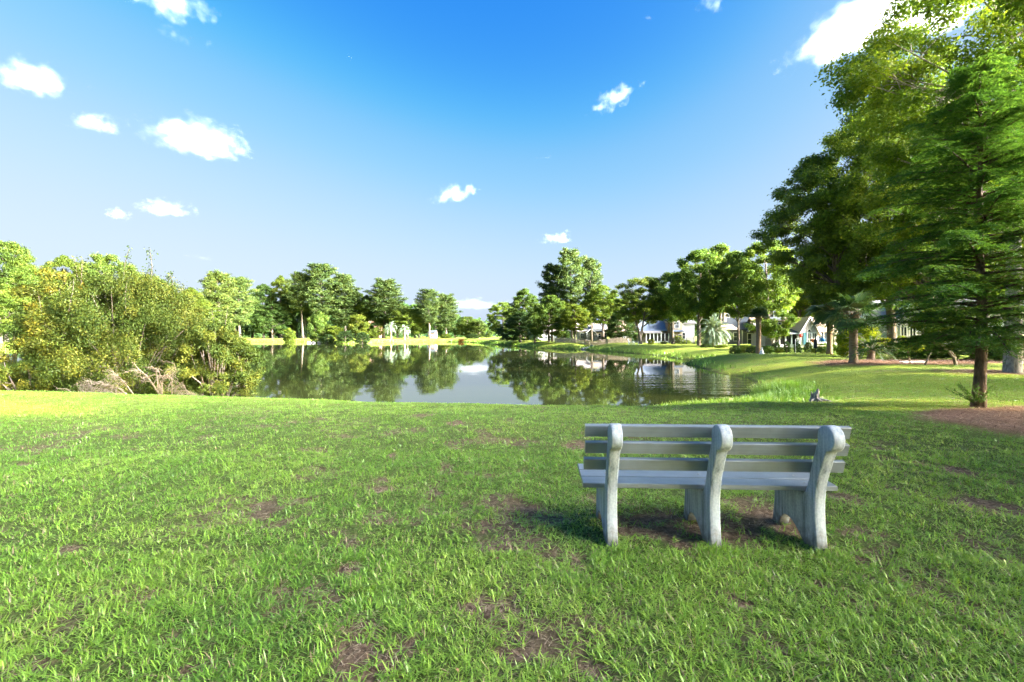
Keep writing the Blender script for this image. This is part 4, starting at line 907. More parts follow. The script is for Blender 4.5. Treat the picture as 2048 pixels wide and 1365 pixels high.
h.window(1645, 1667, 664, 685, 1.19, bars=(1, 0)); h.window(1690, 1706, 664, 685, 1.19, bars=(1, 0)); h.bx('door', 'cream_wall', 1676, 1683, 664, 700, 1.10, 1.195)
h.wall('cream_wall', 1553, 1600, 667, 2.6, 7); h.shed('roof_dark', 1552, 1600.5, 667, 659, .2, 2.7); h.bx('fascia', 'white', 1550, 1600, 666.2, 668.6, -.12, -.07); h.porch(1553, 1599, 667, .25, 2.6, 4)
h.wall('olive_wall', 1599, 1618, 638, 6.02, 11, 'upper_storey'); h.gable_x('roof_dark', 1597, 1618, 637, 630, 6.02, 11); h.window(1604, 1609, 643, 652, 6.015, bars=(0, 1)); h.bx('chimney', 'grey_wall', 1608, 1616, 612, 640, 8, 9.2)
# tan house left of it
h = House('house', 'tan house with broad sunlit roof left of the white cottage porch', 1552, 70, 705, R(-14))
h.wall('cream_wall', 1522, 1600, 662, 0, 9); h.gable_x('roof_tan', 1522, 1600, 661, 634, 0, 9, wall='tan_wall'); h.window(1528, 1535, 667, 684, -.005); h.window(1566, 1574, 667, 684, -.005); h.bx('door', 'white', 1545, 1551, 668, 700, -.08, -.004)
# dark grey house
h = House('house', 'dark grey shingled house with white trimmed windows behind the twin-stemmed tree', 1490, 74, 700, R(-10))
h.wall('grey_wall', 1452, 1524, 660, 0, 8); h.gable_x('roof_dark', 1462, 1524, 659, 634, 0, 9, wall='grey_wall'); h.shed('roof_tan', 1446, 1468, 660, 646, -1.2, 3, name='lean_to_roof')
h.window(1469, 1475, 666, 682, -.005, bars=(0, 1)); h.window(1495, 1503, 668, 690, -.005, bars=(0, 1)); h.window(1509, 1514, 667, 682, -.005, bars=(0, 1)); h.bx('corner_board', 'white', 1484, 1485.5, 661, 700, -.05, -.003)
h.bx('chimney', 'tan_wall', 1459, 1464, 620, 650, 2.5, 3.6); h.bx('gable_end', 'white_siding', 1466, 1476, 620, 645, 4.2, 8)
h.gable_y('roof_dark', 1494, 1510, 660, 650, -1.4, 2, wall='white_siding', fascia='white', name='dormer_roof')
# slate blue roofed house with porch and bay tower
h = House('house', 'beige house with slate blue roof, screened porch and two-storey bay', 1338, 86, 690, R(-4))
h.wall('tan_wall', 1290, 1342, 664, 2.8, 10); h.gable_x('roof_blue', 1284, 1342, 661, 640, 1.6, 10, wall='tan_wall'); h.shed('roof_grey', 1292, 1322, 667, 659, .1, 2.9, name='porch_roof')
h.porch(1294, 1338, 667, .2, 2.8, 6); h.wall('brick', 1338, 1342.5, 645, .9, 2.6, 'chimney')
h.wall('tan_wall', 1343, 1364, 638, 0, 6, 'bay'); h.gable_y('roof_blue', 1343, 1364, 638, 626, 0, 6, wall='tan_wall', fascia='white', name='bay_roof')
h.window(1350, 1357, 644, 656, -.005, bars=(1, 1)); h.window(1357, 1362, 670, 679, -.005, bars=(1, 1)); h.window(1345, 1351, 670, 680, -.005, bars=(1, 1)); h.shed('roof_blue', 1343, 1364, 664.5, 661.5, -.45, .0, over=.1, name='bay_canopy')
h.wall('white_siding', 1364, 1392, 648, 1.2, 8, 'side_wing'); h.gable_x('roof_grey', 1364, 1392, 647, 634, 1.2, 8, wall='white_siding', name='wing_roof')
h.window(1368, 1373, 666, 678, 1.19, bars=(0, 1))
# cream house with porch gable behind the picket fence
h = House('house', 'cream house with little porch gable behind the picket fence', 1192, 108, 685, R(-4))
h.wall('cream_wall', 1160, 1216, 663, 1.8, 11); h.gable_x('roof_grey', 1158, 1216, 662, 646, 1.8, 11, wall='tan_wall'); h.bx('upper_bay', 'tan_wall', 1188, 1198, 648, 658, 1.5, 4)
h.gable_y('roof_grey', 1174, 1189, 665, 659, -.6, 3, wall='screen', fascia='white', name='porch_roof'); h.porch(1174, 1189, 665, -.55, 1.8, 4)
h.shed('roof_dark', 1187, 1210, 664.5, 658.5, -.2, 2, name='porch_side_roof'); h.bx('door', 'white', 1191, 1196.5, 667, 680, 1.70, 1.795); h.bx('door_glass', 'glass', 1192.6, 1195, 668.5, 675, 1.66, 1.698)
h.window(1207, 1214, 666, 677, 1.795, bars=(1, 1)); h.window(1199, 1203, 667, 676, 1.795, bars=(0, 1)); h.window(1163, 1169, 667, 677, 1.795, bars=(1, 1))
# pale house at the far end of the fence
h = House('house', 'pale house with grey roof half hidden by trees left of the porch gable house', 1110, 118, 685, R(4))
h.wall('white_siding', 1076, 1142, 666, 0, 9); h.gable_x('roof_grey', 1076, 1142, 665, 651, 0, 9, wall='white_siding'); h.window(1090, 1094, 668, 678, -.005); h.window(1126, 1131, 667, 677, -.005); h.window(1112, 1117, 667, 677, -.005); h.bx('door', 'teal', 1102, 1106, 668, 685, -.08, -.004)
# small house between, seen under the open-limbed tree
h = House('house', 'beige house hidden behind the dark drooping tree and the open-limbed tree', 1258, 100, 688, R(-4))
h.wall('cream_wall', 1232, 1286, 664, 0, 9); h.gable_x('roof_tan', 1232, 1286, 663, 640, 0, 9, wall='cream_wall'); h.window(1262, 1268, 668, 680, -.005); h.window(1244, 1250, 668, 680, -.005); h.bx('fascia', 'white', 1232, 1286, 663.5, 665, -.16, -.10)
# grey-blue house behind the conifer
h = House('house', 'pale blue-grey house glimpsed through the conifer branches', 1880, 44, 715, R(-14))
h.wall('blue_wall', 1775, 1990, 640, 0, 9); h.gable_x('roof_grey', 1775, 1990, 638, 596, 0, 9, wall='blue_wall'); h.gable_y('roof_blue', 1790, 1838, 640, 606, -1.6, 4, wall='white_siding', fascia='white', name='front_gable')
h.wall('white_siding', 1790, 1838, 640, -1.6, 0, 'front_bay')
for p in (1797, 1812, 1870, 1905, 1945, 1965): h.window(p, p + 9, 655, 690, -1.605 if p < 1838 else -.005, bars=(1, 1))
h.bx('door', 'white', 1885, 1897, 652, 715, -.10, -.004); h.bx('chimney', 'brick', 1925, 1940, 575, 620, 4, 5.2)
# far shore houses
h = House('house', 'grey two-storey house with dark roof on the far shore', 572, 214, 676, R(6))
h.wall('dim_wall', 556, 596, 651, 0, 9); h.gable_x('roof_dark', 556, 596, 650, 638, 0, 9, wall='dim_wall')
for p in (560, 570, 582, 590):
    h.window(p, p + 3, 653, 658, -.005, frame='grey_wall', bars=(0, 1), fw=.15); h.window(p, p + 3, 664, 670, -.005, frame='grey_wall', bars=(0, 1), fw=.15)
h.bx('door', 'black', 575, 578, 664, 675, -.1, -.004)
h = House('house', 'far house with dark reddish roof behind the wooded point', 738, 215, 677, 0)
h.wall('brick', 722, 758, 658, 0, 9); h.gable_x('brick', 722, 758, 657, 641, 0, 9); h.window(728, 731, 662, 668, -.005, bars=(0, 1)); h.window(740, 743, 662, 668, -.005, bars=(0, 1)); h.bx('door', 'white', 734, 737, 664, 676, -.1, -.004)
h = House('house', 'small pinkish house behind the bare-trunked far pine', 862, 214, 677, 0)
h.wall('brick', 857, 869, 667, 0, 8); h.gable_x('roof_dark', 857, 869, 666, 661, 0, 8, wall='brick'); h.window(859, 862, 668, 672, -.005, bars=(0, 1)); h.bx('door', 'picket', 864, 866, 668, 677, -.1, -.004)

# ---------------------------------------------------------------- fences and small things
def fence_picket():
    ends = [(1110, 92.0), (1178, 87.0), (1216, 84.0), (1262, 83.0)]; root = empty('picket_fence', (PX(1180, 87), 87, gz(PX(1180, 87), 87))); tag(root, 'weathered wooden picket fence along the top of the right bank', 'fence')
    o = Vector(root.location); pk = MB(); ra = MB()
    for (p0, d0), (p1, d1) in zip(ends[:-1], ends[1:]):
        a = Vector((PX(p0, d0), d0, 0)); b = Vector((PX(p1, d1), d1, 0)); n = int((b - a).length / .14)
        ang = math.atan2(b.y - a.y, b.x - a.x); tz = lambda v: gz(v.x, v.y)
        prev = None
        for k in range(n + 1):
            c = a.lerp(b, k / n); z = tz(c); q = c - o; dz = z - o.z; ux, uy = math.cos(ang), math.sin(ang); hh = .95 + .04 * math.sin(k * 1.7)
            vs = []
            for sx, sy_ in ((-.045, -.01), (.045, -.01), (.045, .012), (-.045, .012)): vs.append((q.x + ux * sx - uy * sy_, q.y + uy * sx + ux * sy_))
            P = [(*v, dz + .05) for v in vs] + [(*v, dz + hh) for v in vs]; pk.add(P, [(0, 3, 2, 1), (4, 5, 6, 7), (0, 1, 5, 4), (1, 2, 6, 5), (2, 3, 7, 6), (3, 0, 4, 7)])
        for zr in (.3, .75):
            ra.tube([(a.x - o.x - uy * .04, a.y - o.y + .05, tz(a) - o.z + zr), (b.x - o.x - uy * .04, b.y - o.y + .05, tz(b) - o.z + zr)], [.04, .04], 4)
        for k in range(int((b - a).length / 2.4) + 1):
            c = a.lerp(b, min(1, k * 2.4 / (b - a).length)); m = MB(); m.box(c.x - o.x - .05, c.x - o.x + .05, c.y - o.y + .07, c.y - o.y + .17, gz(c.x, c.y) - o.z - .1, gz(c.x, c.y) - o.z + 1.05); m.build('post', M['picket'], root)
    pk.build('pickets', M['picket'], root); ra.build('rail', M['picket'], root)
fence_picket()
root = empty('wire_fence', (PX(1355, 72), 72, gz(PX(1355, 72), 72))); tag(root, 'thin black wire fence below the bay window of the blue roofed house', 'fence')
o = Vector(root.location); tops = []
for k, px in enumerate((1318, 1330, 1338, 1349, 1360, 1373, 1388)):
    x = PX(px, 72); z = gz(x, 72); m = MB(); m.tube([(x - o.x, 0, z - o.z - .1), (x - o.x, 0, z - o.z + 1.0)], [.035, .035], 6); m.build('post', M['black'], root); tops.append((x - o.x, 0, z - o.z))
m = MB()
for hgt in (.3, .6, .95): m.tube([(t[0], t[1], t[2] + hgt) for t in tops], [.010] * len(tops), 4)
m.build('wire', M['black'], root)

def at(px, D, name, label, cat, group=None):
    x, y = PX(px, D), D; r = empty(name, (x, y, gz(x, y))); tag(r, label, cat, group); return r
r = at(1631, 33, 'bird_feeder', 'black cylindrical bird feeder on a thin pole in the sunny lawn', 'bird feeder')
m = MB(); m.tube([(0, 0, -.1), (0, 0, .62)], [.016, .016], 6); m.build('pole', M['black'], r)
m = MB(); m.tube([(0, 0, .55), (0, 0, .58), (0, 0, .60), (0, 0, 1.05)], [.10, .15, .115, .115], 14); m.build('seed_tube', M['black'], r)
m = MB(); m.tube([(0, 0, 1.04), (0, 0, 1.07), (0, 0, 1.18), (0, 0, 1.24)], [.15, .15, .05, .015], 14); m.build('roof', M['black'], r)
r = at(1591, 38.2, 'shepherd_hook', 'thin pale metal hook pole in front of the dark upright shrubs', 'garden pole')
m = MB(); m.tube([(0, 0, -.1), (0, 0, 1.1)] + [(.14 - .14 * math.cos(a), 0, 1.1 + .14 * math.sin(a)) for a in [R(v) for v in range(20, 200, 30)]], [.018] * 8, 6); m.build('hook', M['white'], r)
m = MB(); m.tube([(.28, 0, .98), (.28, 0, .93), (.28, 0, .84), (.28, 0, .8)], [.02, .07, .08, .03], 8); m.build('hanging_feeder', M['white'], r)
r = at(1523.5, 37.6, 'garden_statue', 'small white garden statue beside the clipped head palm', 'statue')
m = MB(); m.tube([(0, 0, -.02), (0, 0, .10), (0, 0, .11), (0, 0, .16)], [.19, .19, .15, .15], 12); m.build('plinth', M['white'], r)
m = MB(); m.tube([(0, 0, .15), (0, 0, .22), (0, 0, .30), (0, 0, .36), (0, 0, .40), (0, 0, .46), (0, 0, .52), (0, 0, .55)], [.13, .15, .11, .08, .045, .085, .07, .01], 12); m.build('figure', M['white'], r)
def adirondack(px, D, rz, label):
    r = at(px, D, 'lawn_chair', label, 'chair', 'white lawn chairs on the bank'); r.rotation_euler[2] = rz
    m = MB(); m.prism([(-.30, .36), (.25, .22), (.25, .25), (-.30, .39)], 'x', -.28, .28); m.build('seat', M['white'], r)
    m = MB(); m.prism([(.20, .22), (.48, .95), (.52, .94), (.24, .21)], 'x', -.27, .27); m.build('backrest', M['white'], r)
    for sx in (-.33, .33):
        m = MB(); m.box(sx - .06, sx + .06, -.35, .32, .53, .56); m.build('armrest', M['white'], r); m = MB(); m.box(sx - .03, sx + .03, -.31, -.23, 0, .53); m.build('leg', M['white'], r); m = MB(); m.box(sx - .03, sx + .03, .22, .30, 0, .53); m.build('leg', M['white'], r)
adirondack(1262, 71, R(60), 'white lawn chair on the left of the pair at the bank edge'); adirondack(1273, 70, R(75), 'white lawn chair on the right of the pair at the bank edge')
r = at(1645, 42, 'garden_pot', 'small bright blue garden pot by the cottage window', 'garden pot'); m = MB(); m.tube([(0, 0, 0), (0, 0, .9)], [.05, .05], 8); m.build('stand', M['white'], r); m = MB(); m.tube([(0, 0, .88), (0, 0, 1.0), (0, 0, 1.2), (0, 0, 1.22)], [.12, .2, .2, .16], 12); m.build('bowl', M['blue_glaze'], r)
r = at(1627, 43, 'garden_pot', 'terracotta orange garden pot left of the blue one', 'garden pot'); m = MB(); m.tube([(0, 0, 0), (0, 0, .8)], [.05, .05], 8); m.build('stand', M['white'], r); m = MB(); m.tube([(0, 0, .8), (0, 0, .9), (0, 0, 1.08), (0, 0, 1.1)], [.13, .2, .24, .2], 12); m.build('bowl', M['orange'], r)
r = at(1601, 42, 'hanging_ornament', 'small red ornament on a pole at the porch corner', 'garden ornament'); m = MB(); m.tube([(0, 0, 0), (0, 0, 1.5)], [.02, .02], 6); m.build('pole', M['white'], r); m = MB(); m.tube([(0, 0, 1.25), (0, 0, 1.35), (0, 0, 1.55), (0, 0, 1.62)], [.03, .12, .12, .03], 10); m.build('globe', M['red'], r)
r = at(1830, 24.6, 'plank', 'pale weathered plank lying on the mulch bed behind the conifer', 'plank'); m = MB(); m.box(-.75, .55, -.12, .12, .05, .10); m.build('board', M['white'], r); box_part('batten', M['picket'], r, -.55, -.45, -.10, .10, -.02, .05); box_part('batten', M['picket'], r, .3, .4, -.10, .10, -.02, .05)
# leaning bare stems behind the conifer
def stems(px, D, label, name, segs, mat):
    r = at(px, D, name, label, 'small tree'); m = MB()
    for pts, rad in segs: m.tube(pts, [rad * (1 - .55 * k / (len(pts) - 1)) for k in range(len(pts))], 7)
    m.build('stem', M[mat], r, recalc=False); return r
r = stems(1912, 22.5, 'leaning small tree with curved pale stems behind the conifer trunk', 'leaning_tree', [([(0, 0, -.1), (-.1, 0, .35), (-.45, 0, .75), (-.95, .1, 1.05), (-1.5, .2, 1.6)], .075), ([(.12, .1, -.1), (.05, .1, .4), (-.2, .1, .75), (-.7, .2, 1.15), (-.9, .3, 2.0)], .06), ([(-1.4, .2, -.1), (-1.2, .2, .35), (-.9, .3, .7)], .05)], 'twig')
cm, _ = crown_mesh('crown', 611, 3.2, 1.5, 1.2, 'round', M['leaf'], nclump=40, nleaf=9000, leaf=(.12, .07), crad=.24, lean=(-1.5, 0)); link_mesh('crown', cm, r)
r = stems(1822, 24.2, 'thin leaning sapling with yellow leaves beside the pale plank', 'leaning_sapling', [([(0, 0, -.1), (-.12, 0, .4), (-.22, 0, .9), (-.2, 0, 1.3)], .035)], 'twig')
cm, _ = crown_mesh('crown', 612, 1.6, .6, .8, 'round', M['leaf'], nclump=14, nleaf=1600, leaf=(.12, .08), crad=.35); c = link_mesh('crown', cm, r); c.color = (1.8, 1.5, .8, 1)

# stump in the swale
sx_, sy_ = PX(1630, 12.1), 12.1
r = empty('tree_stump', (sx_, sy_, gz(sx_, sy_))); tag(r, 'grey weathered broken tree stump on the grassy bank', 'stump')
m = MB(); rg = random.Random(9); n = 14; rings = []
for k, (z, rad) in enumerate(((-.08, .15), (.03, .12), (.10, .095), (.17, .085), (.22, .075))):
    rings.append([(math.cos(6.283 * q / n) * rad * (1 + .22 * math.sin(q * 2.1 + k * .3)), math.sin(6.283 * q / n) * rad * (1 + .2 * math.sin(q * 3.3)), z + (rg.uniform(-.05, .07) if k == 4 else 0)) for q in range(n)])
vs = [v for g_ in rings for v in g_] + [(0, 0, .12)]
m.add(vs, [(k * n + q, k * n + (q + 1) % n, (k + 1) * n + (q + 1) % n, (k + 1) * n + q) for k in range(4) for q in range(n)] + [(4 * n + q, 4 * n + (q + 1) % n, 5 * n) for q in range(n)])
m.build('base', M['stump'], r)
m = MB(); m.tube([(.03, .02, .02), (.05, .02, .15), (.085, .02, .27), (.10, .02, .34)], [.075, .06, .045, .02], 8); m.build('broken_spike', M['stump'], r)
m = MB()
for a, l in ((-.3, .5), (.3, .38), (-2.6, .3), (-1.4, .3)): m.tube([(math.cos(a) * .08, math.sin(a) * .08, .08), (math.cos(a) * l * .6, math.sin(a) * l * .6, .035), (math.cos(a) * l, math.sin(a) * l, -.02)], [.035, .024, .01], 6)
m.build('root', M['stump'], r)

# stones in the little gully of the right bank and on the far point
def rock(px, D, s, label, grp, seed):
    import bmesh
    b = bmesh.new(); bmesh.ops.create_icosphere(b, subdivisions=2, radius=1); rg = random.Random(seed); k = [rg.uniform(2, 5) for _ in range(6)]
    for v in b.verts: f = 1 + .22 * math.sin(v.co.x * k[0] + k[1]) * math.sin(v.co.y * k[2] + k[3]) + .12 * math.sin(v.co.z * k[4] + k[5]); v.co = Vector((v.co.x * s * f * 1.3, v.co.y * s * f, v.co.z * s * f * .7))
    me = bpy.data.meshes.new('rock'); b.to_mesh(me); b.free(); me.materials.append(M['rock']); x, y = PX(px, D), D; o = link_mesh('rock', me); o.location = (x, y, max(gz(x, y), ZW) + s * .2); tag(o, label, 'rock', grp)
lab = ['lowest', 'second lowest', 'middle', 'second highest', 'highest']
for k, (px, D, s) in enumerate(((1166, 80.5, .3), (1170, 82, .38), (1174, 83.5, .32), (1178, 85, .4), (1183, 86.5, .34))): rock(px, D, s, f'pale stone in the bank gully, {lab[k]} of the row', 'stones in the bank gully', 70 + k)
for k, (px, D, s) in enumerate(((618, 149.5, .6), (627, 149, .5), (640, 148, .65), (652, 146.5, .5))): rock(px, D, s, f'pale stone at the water edge of the wooded point, {bk_words[k]} from the left', 'stones at the wooded point', 90 + k)

# ---------------------------------------------------------------- grass
def blades(px_, py_, pz_, L, W, lean, curve, az, segs):
    n = len(px_); S = np.linspace(0, 1, segs + 1); ca, sa = np.cos(az), np.sin(az)
    wd = [1.0, .95, .72, .08] if segs == 3 else ([1.0, .8, .08] if segs == 2 else [1.0, .15])
    V = np.empty((n, (segs + 1) * 2, 3))
    for k, s in enumerate(S):
        out = L * (np.sin(lean) * s + curve * s * s * .8); up = L * (np.cos(lean) * s - curve * s * s * .55)
        cx, cy_, cz = px_ + ca * out, py_ + sa * out, pz_ + np.maximum(up, .004 * s); w = W * wd[k] * .5
        V[:, 2 * k] = np.stack([cx - sa * w, cy_ + ca * w, cz], 1); V[:, 2 * k + 1] = np.stack([cx + sa * w, cy_ - ca * w, cz], 1)
    b = (np.arange(n) * (segs + 1) * 2)[:, None]
    Qd = np.concatenate([b + np.array([[2 * k, 2 * k + 1, 2 * k + 3, 2 * k + 2]]) for k in range(segs)], 1).reshape(-1, 4)
    return V.reshape(-1, 3), Qd
_gr = np.random.default_rng(12)
def scatter(dens_fn, y0, y1, xr, n):
    """points over the visible wedge between two distances"""
    y = np.sqrt(_gr.uniform(y0 * y0, y1 * y1, n)); x = _gr.uniform(-1, 1, n) * (y * 1.16 + 2.4)
    k = _gr.uniform(0, 1, n) < dens_fn(x, y); return x[k], y[k]
def tufts(x, y, nb, Lm, Wm, segs, spread=.02, flatm=0.0, straw_frac=.08):
    n = len(x); tr_ = _gr.uniform(0, 1, n); ts = _gr.uniform(.65, 1.35, n)
    ti = np.repeat(np.arange(n), nb); m = len(ti)
    bx = x[ti] + _gr.normal(0, spread, m); by = y[ti] + _gr.normal(0, spread, m); bz = ground_z(bx, by) - .006
    L = Lm * ts[ti] * _gr.uniform(.5, 1.25, m); W = Wm * _gr.uniform(.7, 1.3, m)
    V, Qd = blades(bx, by, bz, L, W, np.abs(_gr.normal(.55 + flatm, .42, m)), _gr.uniform(.1, .75, m), _gr.uniform(0, 6.283, m), segs)
    patch = fbm(bx * .8, by * .8, 71, 3)
    rn = np.clip(.16 + .84 * (.30 * tr_[ti] + .30 * _gr.uniform(0, 1, m) + .40 * np.clip((patch - .25) * 2, 0, 1)), .16, 1)
    rn = np.where(_gr.uniform(0, 1, m) < straw_frac, _gr.uniform(0, .12, m), rn)
    return V, Qd, np.repeat(rn, segs)
def grass_mat():
    m, nt, out = new_mat('grass_blade'); L = nt.links
    at_ = nd(nt, 'ShaderNodeAttribute', attribute_name='rnd')
    rp = ramp(nt, [(0.0, (.20, .145, .085)), (.11, (.30, .24, .14)), (.16, (.080, .175, .022)), (.45, (.152, .298, .032)), (.75, (.228, .370, .046)), (1.0, (.33, .41, .08))]); L.new(at_.outputs['Fac'], rp.inputs[0])
    bs = nd(nt, 'ShaderNodeBsdfPrincipled', i_Roughness=.38); bs.inputs['Specular IOR Level'].default_value = .45; L.new(rp.outputs[0], bs.inputs['Base Color'])
    tm = nd(nt, 'ShaderNodeMixRGB', blend_type='MULTIPLY', i_Fac=1.0); tm.inputs[2].default_value = (1.2, 1.15, .5, 1); L.new(rp.outputs[0], tm.inputs[1])
    tr = nd(nt, 'ShaderNodeBsdfTranslucent'); L.new(tm.outputs[0], tr.inputs[0]); ms = nd(nt, 'ShaderNodeMixShader', i_Fac=.3); L.new(bs.outputs[0], ms.inputs[1]); L.new(tr.outputs[0], ms.inputs[2]); L.new(ms.outputs[0], out.inputs[0]); return m
GM = grass_mat()
def dry(x, y): return (1 - .88 * bare_mask(x, y)) * (1 - .97 * straw_mask(x, y)) * (pond_sd(x, y) > .15)
parts = []
x, y = scatter(dry, 1.0, 3.2, 0, 18500); parts.append(tufts(x, y, 12, .050, .0050, 3, .020, .25))
x, y = scatter(dry, 3.2, 6.0, 0, 22000); parts.append(tufts(x, y, 10, .048, .0060, 3, .026, .25))
x, y = scatter(dry, 6.0, 10.0, 0, 21000); parts.append(tufts(x, y, 8, .048, .0085, 2, .036, .25))
x, y = scatter(dry, 10.0, 18.0, 0, 29000); parts.append(tufts(x, y, 6, .048, .012, 2, .06, .25))
x, y = scatter(lambda x, y: dry(x, y) * (x > -30), 18.0, 46.0, 0, 60000); parts.append(tufts(x, y, 4, .055, .022, 1, .12, .3))
x, y = scatter(dry, 1.15, 7.0, 0, 1400); parts.append(tufts(x, y, 9, .034, .013, 2, .012, .75, 0))      # broad-leaved weeds
_a = R(2.6); _d = np.array([math.sin(_a), math.cos(_a)]); _r = np.array([math.cos(_a), -math.sin(_a)])
for lx in (-.735, 0, .735):
    n = 46; c_ = _d * 3.30 + _r * (1.312 + lx); px_ = c_[0] + _gr.normal(0, .09, n); py_ = c_[1] - np.abs(_gr.normal(.015, .05, n)) - .012; parts.append(tufts(px_, py_, 9, .062, .005, 3, .014, .05))
def join(parts):
    Vs, Qs, Rs, o = [], [], [], {}
    b = 0; tris = []
    for V, Qd, rn in parts: Vs.append(V); Qs.append(Qd + b); Rs.append(rn); b += len(V)
    return np.concatenate(Vs), np.concatenate(Qs), np.concatenate(Rs)
V, Qd, rn = join(parts)
go = link_mesh('grass', np_mesh('grass', V, Qd, GM, rn)); tag(go, 'short green lawn grass with bare patches around the bench', 'grass', kind='stuff')
# dead thatch lying on the bare earth, and pine straw in the beds
def litter(fn, y0, y1, n, L, W):
    x, y = scatter(fn, y0, y1, 0, n); m = len(x)
    V, Qd = blades(x, y, ground_z(x, y) - .012 * bare_mask(x, y) + .03 * straw_mask(x, y) + .004, L * _gr.uniform(.5, 1.4, m), W * _gr.uniform(.6, 1.3, m), np.clip(_gr.normal(1.42, .14, m), .9, 1.57), _gr.uniform(-.15, .15, m), _gr.uniform(0, 6.283, m), 1); return V, Qd, _gr.uniform(0, 1, m)
def litter_mat(name, a, b, c):
    m, nt, out = new_mat(name); at_ = nd(nt, 'ShaderNodeAttribute', attribute_name='rnd'); rp = ramp(nt, [(0, a), (.5, b), (1, c)]); bs = nd(nt, 'ShaderNodeBsdfPrincipled', i_Roughness=.85); nt.links.new(at_.outputs['Fac'], rp.inputs[0]); nt.links.new(rp.outputs[0], bs.inputs['Base Color']); nt.links.new(bs.outputs[0], out.inputs[0]); return m
V, Qd, rn = join([litter(lambda x, y: bare_mask(x, y) * .9 + .07, 1.15, 5.0, 60000, .055, .0028), litter(bare_mask, 5.0, 11.0, 30000, .07, .006)])
tag(link_mesh('dead_grass', np_mesh('dead_grass', V, Qd, litter_mat('dead_grass_blade', (.09, .06, .038), (.24, .175, .11), (.46, .36, .24)), rn)), 'dry dead grass lying on the bare earth patches', 'dead grass', kind='stuff')
V, Qd, rn = join([litter(straw_mask, 5.8, 12.0, 90000, .16, .006), litter(straw_mask, 16.0, 29.0, 60000, .24, .016)])
tag(link_mesh('pine_straw', np_mesh('pine_straw', V, Qd, litter_mat('pine_straw_needle', (.075, .036, .022), (.22, .12, .07), (.44, .27, .165)), rn)), 'reddish brown pine straw under the conifer and palm', 'pine straw', kind='stuff')
n = 420; y = np.sqrt(_gr.uniform(1.2, 120, n)); x = _gr.uniform(-1, 1, n) * (y * 1.16 + 2); z = ground_z(x, y) + _gr.uniform(.012, .04, n)
V, Qd = leaf_quads(np.stack([x, y, z], 1), _gr.normal(size=(n, 3)) * .45 + np.array([0, 0, 1]), _gr.normal(size=(n, 3)), _gr.uniform(.025, .055, n), _gr.uniform(.010, .022, n), .3)
tag(link_mesh('fallen_leaves', np_mesh('fallen_leaves', V, Qd, litter_mat('fallen_leaf', (.07, .04, .022), (.15, .085, .045), (.24, .15, .075)), _gr.uniform(0, 1, n))), 'scattered brown fallen leaves on the lawn', 'fallen leaves', kind='stuff')
# tall grass at the water's edge
def tall(cx, cy, rx, ry, n, L, W, lean=.25):
    a = _gr.uniform(0, 6.283, n); q = np.sqrt(_gr.uniform(0, 1, n)); x = cx + np.cos(a) * q * rx; y = cy + np.sin(a) * q * ry; k = pond_sd(x, y) > -.5; x, y = x[k], y[k]; m = len(x)
    V, Qd = blades(x, y, np.maximum(ground_z(x, y), ZW) - .02, L * _gr.uniform(.4, 1.25, m), W * _gr.uniform(.7, 1.3, m), np.abs(_gr.normal(lean, .22, m)), _gr.uniform(.05, .55, m), _gr.uniform(0, 6.283, m), 3)
    return V, Qd, np.repeat(np.clip(.25 + .7 * _gr.uniform(0, 1, m), 0, 1), 3)
V, Qd, rn = join([tall(7.0, 14.3, 2.4, .8, 4200, .25, .012), tall(8.8, 15.0, 1.3, .9, 3400, .36, .013), tall(10.1, 17.4, .7, 1.2, 2400, .55, .012, .4), tall(4.2, 13.8, 2.0, .6, 1500, .14, .010), tall(11.6, 19.0, .6, 1.4, 900, .30, .016), tall(8.6, 13.2, .9, .6, 500, .18, .010)])
tag(link_mesh('tall_grass', np_mesh('tall_grass', V, Qd, GM, rn)), 'lush tall grass at the right hand end of the pond', 'tall grass', kind='stuff')
parts = []
for k in range(len(_pa)):
    p0, p1 = _pa[k], _pa[(k + 1) % len(_pa)]
    if p0[1] > 22 and p0[0] > -120:
        ln = np.hypot(*(p1 - p0)); far = p0[1]; n = int(ln * (5 if far < 34 else 20 if far < 95 else 9)); u = _gr.uniform(0, 1, n); t = (p1 - p0) / ln
        x = p0[0] + (p1[0] - p0[0]) * u + t[1] * _gr.uniform(-.1, 1.3, n); y = p0[1] + (p1[1] - p0[1]) * u - t[0] * _gr.uniform(-.1, 1.3, n)
        V, Qd = blades(x, y, np.maximum(ground_z(x, y), ZW) - .03, (.4 if far < 95 else .6) * _gr.uniform(.4, 1.3, n), (.05 if far < 95 else .14) * _gr.uniform(.7, 1.3, n), np.abs(_gr.normal(.3, .25, n)), _gr.uniform(.05, .5, n), _gr.uniform(0, 6.283, n), 2)
        parts.append((V, Qd, np.repeat(_gr.uniform(.16, .9, n), 2)))
V, Qd, rn = join(parts)
tag(link_mesh('bank_grass', np_mesh('bank_grass', V, Qd, GM, rn)), 'unmown grass fringe along the far pond banks', 'bank grass', kind='stuff')

